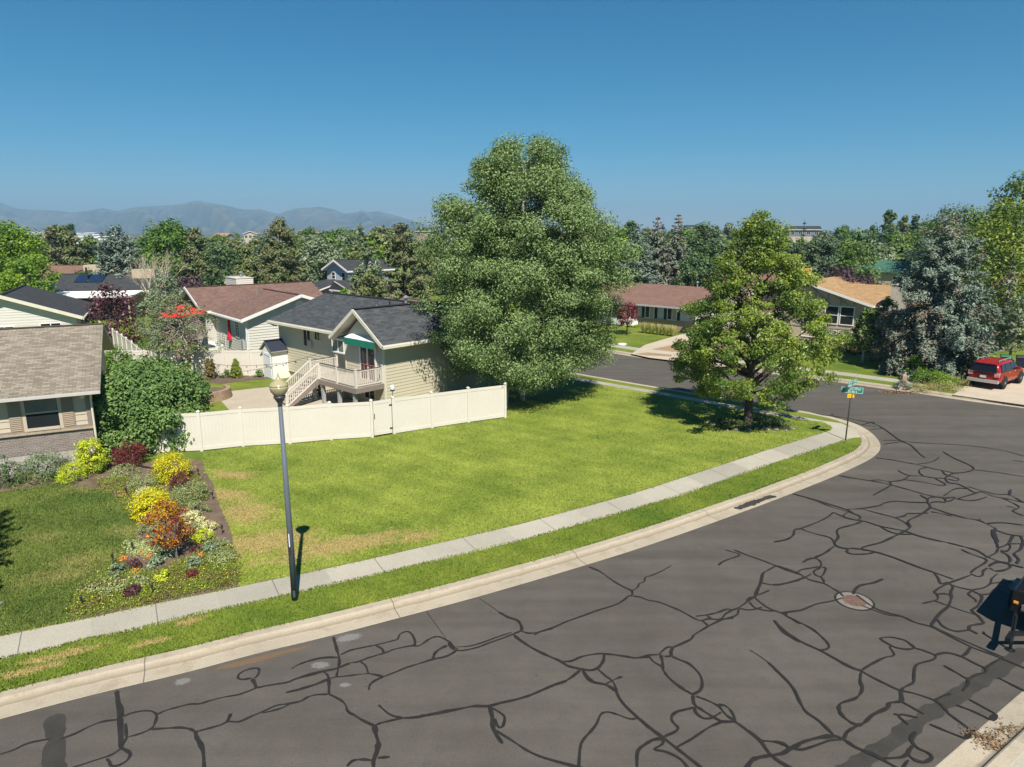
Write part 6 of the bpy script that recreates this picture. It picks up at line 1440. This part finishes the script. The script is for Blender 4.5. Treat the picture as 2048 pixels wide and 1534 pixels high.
m=MB(); m.box(-2.40,-.17,.74,-2.33,.17,.90); p=m.build('number_plate',M('plate_white',(.6,.58,.55)),CA); m=MB(); m.box(-2.41,-.33,.92,-2.34,.36,.97); m.build('tailgate_trim',DARKM,CA)
m=MB(); m.box(-2.42,-.3,1.68,-2.1,.3,1.72) if False else m.box(-2.34,-.58,1.64,-2.02,.58,1.70); m.build('spoiler',RED,CA)
# bins
for px,py,mt,lab in ((2014,742,M('bin_green',(.015,.12,.05),rough=.5),'green wheeled bin behind the red car'),(2046,744,M('bin_blue',(.012,.018,.04),rough=.5),'dark blue wheeled bin at the right edge beside the green bin')):
    x,y,_=G(px,py); B=empty('wheeled_bin',(x,y+.3,0.02),R_(-30),lab,'bin'); m=MB()
    m.hexa([(-.26,-.28,.08),(.26,-.28,.08),(.26,.28,.08),(-.26,.28,.08)],[(-.34,-.38,1.02),(.34,-.38,1.02),(.34,.38,1.02),(-.34,.38,1.02)]); m.build('body',mt,B)
    m=MB(); m.hexa([(-.37,-.42,1.02),(.37,-.42,1.02),(.37,.42,1.02),(-.37,.42,1.02)],[(-.32,-.32,1.14),(.32,-.32,1.14),(.32,.42,1.10),(-.32,.42,1.10)]); m.box(-.3,.42,1.0,.3,.48,1.05); m.build('lid',mt,B)
    for s in (-1,1): m=MB(); m.tube([(s*.3,.3,.12),(s*.38,.3,.12)],.12,14); m.build('wheel',RUB,B)
# stone pillar by the far corner
x,y,_=G(1806,772); P_=empty('stone_marker',(x,y,0),0,'pale stone marker post at the weedy far corner','stone post'); m=MB(); m.hexa([(-.17,-.14,0),(.17,-.14,0),(.17,.14,0),(-.17,.14,0)],[(-.14,-.1,.72),(.14,-.1,.72),(.14,.1,.72),(-.14,.1,.72)]); m.hexa([(-.14,-.1,.72),(.14,-.1,.72),(.14,.1,.72),(-.14,.1,.72)],[(-.07,-.05,.8),(.07,-.05,.8),(.07,.05,.8),(-.07,.05,.8)]); m.build('stone',STON,P_)
def rock(x,y,s,label,mat,group=None,name='rock',z=0,seed=0,dz=.6):
    import bmesh
    rg=np.random.default_rng(seed); b=bmesh.new(); bmesh.ops.create_icosphere(b,subdivisions=2,radius=1); q=rg.normal(0,1,(5,3))
    for v in b.verts:
        c=np.array(v.co); k=1+sum(.13*math.sin(c@w*1.7+i) for i,w in enumerate(q)); v.co=Vector((c[0]*k*s*1.2,c[1]*k*s*.9,c[2]*k*s*dz))
    me=bpy.data.meshes.new(name); b.to_mesh(me); b.free(); me.materials.append(mat); o=bpy.data.objects.new(name,me); COL.objects.link(o); o.location=(x,y,z+s*dz*.4); return tag(o,label,'rock',group)
RK=M('ring_stone',(.25,.215,.175),(.15,.125,.105),scale=5,rough=.9,fine=18,bmp=.3)
# rocks round the street tree, with soil bed
ring=px2([(1418,847),(1428,855),(1448,860),(1470,862),(1492,861),(1512,860),(1530,859),(1548,860),(1580,862),(1585,856),(1580,850),(1570,845),(1555,841),(1535,838),(1510,836),(1480,835),(1450,838),(1428,842)])
poly('soil_ring',ring,.0095,soil)
rg=np.random.default_rng(9)
rp=resample(ring+[ring[0]],.52)
for k,p in enumerate(rp[:-1]): rock(p[0]+rg.normal(0,.07),p[1]+rg.normal(0,.05),rg.uniform(.07,.15),'rounded stone in the ring of rocks around the street tree',RK,'rocks ringing the street tree',seed=k)
cv=[]; P=scatter(ring,2600,rg); Vv=leaves(np.c_[P,rg.random(len(P))*.12+.02],np.tile((0,0,1.),(len(P),1)),.09,rg,.7,.8); tag(quads('ground_cover',Vv,leafmat('vinca_leaves',(.03,.06,.015),(.09,.13,.03),None,.2)),'dark green ground cover inside the rock ring','ground cover',kind='stuff')
x,y,_=G(411,1076); rock(x,y,.13,'pale garden rock beside the golden green mound',M('pale_rock',(.55,.5,.43)),seed=3)
x,y,_=G(1246,691); rock(x,y,.34,'white landscape rock at the driveway corner across the street',M('white_rock',(.75,.74,.72)),seed=8,dz=.5)
# garden path lights
for k,(px,py) in enumerate(((397,952),(426,1000),(445,1068),(253,992),(284,1050),(266,1104),(227,1128),(306,1190),(165,1215),(133,958))):
    x,y,_=G(px,py); t_=empty('path_light',(x,y,0),0,'short black garden path light stuck in the flower bed','path light','black path lights in the garden'); m=MB(); m.tube([(0,0,-.05),(0,0,.22)],.012,6); m.build('stem',DARKM,t_); m=MB(); m.lathe([(.028,.2),(.034,.22),(.034,.34),(.02,.36)],(0,0,0),12); m.build('lamp',DARKM,t_)
# hose
hp=[G(*q,.04) for q in ((225,922),(262,928),(290,934),(310,936),(330,937),(345,936))]; m=MB(); m.tube(catmull(hp,6),.04,8); tag(m.build('drain_hose',M('black_hose',(.02,.02,.022),rough=.4,spec=.5)),'black drain hose lying behind the lace leaf maple','hose')
# closed red patio umbrella behind the fence, and the open red shade
RD=M('red_canvas',(.55,.012,.035),(.5,.01,.03),rough=.7); RD2=M('orange_red_canvas',(.70,.05,.03),(.65,.04,.025),rough=.7)
x,y,_=G(453,716); U=empty('patio_umbrella',(x,y+1.2,0),0,'closed red patio umbrella standing behind the back fence','umbrella'); m=MB(); m.tube([(0,0,0),(0,0,3.0)],.025,8); m.build('pole',GALV,U); m=MB(); m.lathe([(.30,1.3),(.28,1.5),(.19,1.9),(.15,2.3),(.19,2.5),(.12,2.7),(.16,2.76),(.05,3.0)],(0,0,0),14); m.build('canopy',RD,U)
a=AT(364,618,47.6); U=empty('shade_umbrella',(a[0],47.6,0),R_(20),'open bright red patio umbrella half hidden by the yard tree','umbrella'); m=MB(); m.tube([(0,0,0),(0,0,a[2]+.25)],.03,8); m.build('pole',GALV,U); m=MB(); zz=a[2]-.25
for k in range(8):
    t0,t1=k*math.pi/4,(k+1)*math.pi/4; p0=(math.cos(t0)*1.6,math.sin(t0)*1.6,zz); p1=(math.cos(t1)*1.6,math.sin(t1)*1.6,zz); tp=(0,0,zz+.55)
    m.face([p0,p1,tp]); m.face([p1,p0,(p0[0],p0[1],zz-.15),(p1[0],p1[1],zz-.15)])
m.build('canopy',RD2,U)
# neighbour's balcony rail seen behind yard tree
a=AT(400,652,51.0); rl=empty('balcony',(a[0],51.0,0),R_(-50),'small white railed balcony behind the yard tree','balcony'); m=MB(); m.box(-1.2,0,1.5,1.2,1.2,1.62); m.build('floor',WHITE,rl); railing(rl,(-1.2,.05),(1.2,.05),1.62,1.62,h=.9,cap=False)
for s in (-1.1,1.1): m=MB(); m.box(s-.06,0,0,s+.06,.12,1.5); m.build('post',WHITE,rl)
# white garden chair near the yard tree
x,y,_=G(358,760); c_=empty('garden_chair',(x,y,0),R_(20),'white slatted garden chair beside the yard tree trunk','chair'); m=MB(); m.box(-.3,-.3,.38,.3,.3,.42); m.build('seat',WHITE,c_); m=MB()
for k in range(5): m.box(-.28+k*.125,.26,.42,-.2+k*.125,.30,1.05)
m.box(-.3,.255,1.0,.3,.305,1.1); m.build('backrest',WHITE,c_)
for sx_ in (-.27,.27):
    for sy_ in (-.27,.27): m=MB(); m.box(sx_-.03,sy_-.03,0,sx_+.03,sy_+.03,.38); m.build('leg',WHITE,c_)
# bird feeder post (dark post behind bush)
x,y,_=G(323,758); o=empty('garden_post',(x,y,0),0,'weathered dark post in front of the back fence left of the yard tree','post'); m=MB(); m.tube([(0,0,0),(.0,0,1.8)],.06,8); m.build('post',BARKD,o); m=MB(); m.box(-.16,-.1,1.75,.1,.1,1.9); m.build('post_top',BARKD,o)
# string lights across the back yard
sl_=empty('string_lights',(0,0,0),0,'two dark strings of bulb lights across the back yard','string lights')
def AL(px,py,Y): return np.array(AT(px,py,Y))
for (p,q,sag) in ((AL(372,735,46.4)+np.array((0,-.2,.55)),AL(592,722,44.6),.35),(AL(375,742,46.2)+np.array((0,-.3,-.1)),AL(640,706,42.6),.45)):
    pts=[p+(q-p)*t-np.array((0,0,4*sag*t*(1-t))) for t in np.linspace(0,1,24)]; m=MB(); m.tube(pts,.012,5,0,False); m.build('cable',DARKM,sl_)
    for k in range(1,24,2): m=MB(); c=pts[k]; m.lathe([(.012,-.01),(.02,-.05),(.035,-.09),(.03,-.13),(.01,-.15)],tuple(c),8); m.build('bulb',M('bulb_glass',(.12,.10,.08),rough=.2,spec=.6),sl_)
# black utility trailer at the right edge
x,y,_=G(2020,1300,ZR); TR=empty('utility_trailer',(x,y,ZR),R_(42),'black utility trailer with a tongue jack parked at the right edge of the street','trailer')
BK=M('black_trailer_paint',(.010,.011,.013),rough=.35,spec=.5)
m=MB(); m.tube([(0,0,0.03),(0,0,.95)],.035,10); m.lathe([(.11,.0),(.11,.02),(.04,.04)],(0,0,0),14); m.tube([(0,0,.9),(.12,.05,.9)],.02,8); m.build('tongue_jack',BK,TR)
m=MB(); m.beam((-.1,0,.5),(1.2,.2,.52),.08,.1); m.beam((-.1,0,.5),(1.2,-1.2,.52),.08,.1); m.box(-.5,-.06,.45,-.1,.06,.55); m.build('tongue',BK,TR)
m=MB(); m.box(1.0,-1.5,.55,3.7,.3,.62); m.box(1.0,-1.5,.62,1.05,.3,1.15); m.box(1.05,.25,.62,3.7,.3,1.15); m.box(1.05,-1.5,.62,3.7,-1.45,1.15); m.box(3.65,-1.45,.62,3.7,.25,1.15); m.build('bed',BK,TR)
for s in (-1,1):
    m=MB(); m.lathe([(.30,-.1),(.32,0),(.30,.1)],(0,0,0),22); w_=m.build('wheel',RUB,TR,True); w_.rotation_euler=(R_(90),0,0); w_.location=(2.4,-.6+s*1.05,.32); m=MB(); m.lathe([(.17,-.105),(.17,.105),(.05,.12)],(0,0,0),16); m.build('rim',RIM,w_)
    m=MB(); m.box(1.95,.31 if s>0 else -1.77,.66,2.85,.57 if s>0 else -1.51,.7); m.build('fender',BK,TR); m=MB(); m.box(.965,-.6+s*.8-.05,.8,.999,-.6+s*.8+.05,.86); m.build('marker_lamp',M('amber_lens',(.8,.35,.03),rough=.2),TR)
m=MB(); m.box(.96,-.35,.66,.998,.07,.82); m.build('plate',M('weathered_plate',(.2,.2,.19),(.08,.08,.08),scale=20),TR)
# mailbox-like low box and sprinkler heads are too small; leaf litter on the far kerb
rg=np.random.default_rng(4); P=[G(*q,ZR+.02) for q in ((1780,783),(1790,784),(1800,785),(1810,786))]
C=np.vstack([np.array(p)+rg.normal(0,1,(160,3))*np.array((.45,.12,.012)) for p in P]); C[:,2]=np.abs(C[:,2]-ZR)+ZR; tag(quads('leaf_litter',leaves(C,np.tile((0,0,1.),(len(C),1)),.1,rg,.6,.8),leafmat('dry_leaf',(.07,.042,.02),(.16,.10,.05),None,.1)),'small heap of dry leaves on the far gutter','leaf litter',kind='stuff')
P=[G(*q,ZR+.02) for q in ((1955,1470),(1985,1475),(1975,1490),(2010,1500),(2015,1460))]
C=np.vstack([np.array(p)+rg.normal(0,1,(120,3))*np.array((.14,.10,.008)) for p in P]); C[:,2]=np.abs(C[:,2]-ZR)+ZR+.02; tag(quads('leaf_litter',leaves(C,np.tile((0,0,1.),(len(C),1)),.05,rg,.6,.8),MATS['dry_leaf']),'rusty plant litter in the near gutter at the lower right','leaf litter',kind='stuff')
# ================================================================== MOUNTAINS, VALLEY TOWN, HAZE
DM=6500.
def mtn(name,prof,D,base,mat,seed,depth=900.,rough=26.):
    rg=np.random.default_rng(seed); X=np.array([AT(px,py,D)[0] for px,py in prof]); Z=np.array([AT(px,py,D)[2] for px,py in prof]); xs=np.linspace(X[0],X[-1],420); zs=np.interp(xs,X,Z); zs=smooth(np.c_[xs,zs],1)[:,1]
    rows=26; V=np.zeros((rows,420,3)); ph=rg.uniform(0,6.28,8); fr=rg.uniform(.004,.022,8)
    for r in range(rows):
        t=r/(rows-1)                      # 0 crest .. 1 foot, towards the viewer
        yy=D-depth*3*t**1.1+120*np.sin(xs*.0031+t*2)*t*(1-t)*2; z=base+(zs-base)*(1-t)**1.25
        rid=sum(np.sin(xs*f_*(1+.3*t)+p_+3*t*math.sin(p_)) for f_,p_ in zip(fr,ph))
        z=z+rid*rough*t*(1-t)*6.0*(zs-base)/400+rg.normal(0,3.0,420)*(t>0)*(1-t)
        V[r,:,0]=xs*(yy/D); V[r,:,1]=yy; V[r,:,2]=np.maximum(np.minimum(z,base+(zs-base)*(1-.55*t)),base)
    idx=np.arange(rows*420).reshape(rows,420); F=[(idx[r,c],idx[r+1,c],idx[r+1,c+1],idx[r,c+1]) for r in range(rows-1) for c in range(419)]
    me=bpy.data.meshes.new(name); me.from_pydata(V.reshape(-1,3).tolist(),[],[tuple(map(int,f)) for f in F]); me.materials.append(mat); me.polygons.foreach_set('use_smooth',[True]*len(F)); o=bpy.data.objects.new(name,me); COL.objects.link(o); return tag(o,kind='structure')
mm=M('mountain_rock',(.19,.17,.115),(.014,.026,.022),scale=.005,rough=.95)
PRM=[(-160,392),(-60,400),(0,405),(35,417),(60,419),(110,421),(145,425),(165,422),(205,416),(235,422),(270,414),(300,412),(330,411),(365,408),(385,403),(398,401),(412,405),(425,406),(455,412),(485,419),(505,419),(520,418),(540,424),(555,428),(575,421),(600,416),(640,414),(665,418),(690,427),(715,424),(723,420),(735,424),(755,422),(785,429),(805,435),(835,444),(865,453),(900,460),(960,463)]
mtn('mountains',PRM,DM,-6,mm,5)
# pale gravel benches and bare slopes below the crest
# white roofed warehouses far out in the valley
rg=np.random.default_rng(12)
for k,(px,py,wd) in enumerate(((60,467,55),(72,469,30),(145,471,26),(160,473,34),(178,470,22),(195,474,16),(150,484,26),(165,487,18),(90,474,24),(205,478,16),(230,476,14),(132,478,18))):
    Y=2400 if py<460 else 10*FPX/ (py-462+.9); Y=min(max(Y,380),2600); a=AT(px,min(py,470) if py<460 else py,Y); s=wd/FPX*Y
    m=MB(); hh=4+1.2*(k%3); zt=max(2.5,a[2]+2.2) if py<460 else 4.5*Y/1400+1.5
    m.box(-s/2,0,0,s/2,s*.35,zt); b_=empty('warehouse',(a[0],Y,-.45),rg.uniform(-.2,.2),'pale warehouse far out on the valley floor','building','pale warehouses in the far valley'); m.build('wall',M('warehouse_white',(.75,.75,.74)),b_); r=MB(); r.slope([(-s/2-1,-1,zt),(s/2+1,-1,zt),(s/2+1,s*.36,zt+.8),(-s/2-1,s*.36,zt+.8)],.4); r.build('roof',[WHITE,WHITE],b_)
hz=MB(); hz.box(-7800,-40,-1.6,7800,8000,305)
hm=bpy.data.materials.new('haze_air'); hm.use_nodes=True; t=hm.node_tree; t.nodes.remove(t.nodes['Principled BSDF']); pv=t.nodes.new('ShaderNodeVolumePrincipled'); pv.inputs['Color'].default_value=(.46,.75,1.0,1); pv.inputs['Density'].default_value=.00021; pv.inputs['Anisotropy'].default_value=.1
t.links.new(pv.outputs[0],t.nodes['Material Output'].inputs['Volume'])
tag(hz.build('haze',hm),kind='stuff')
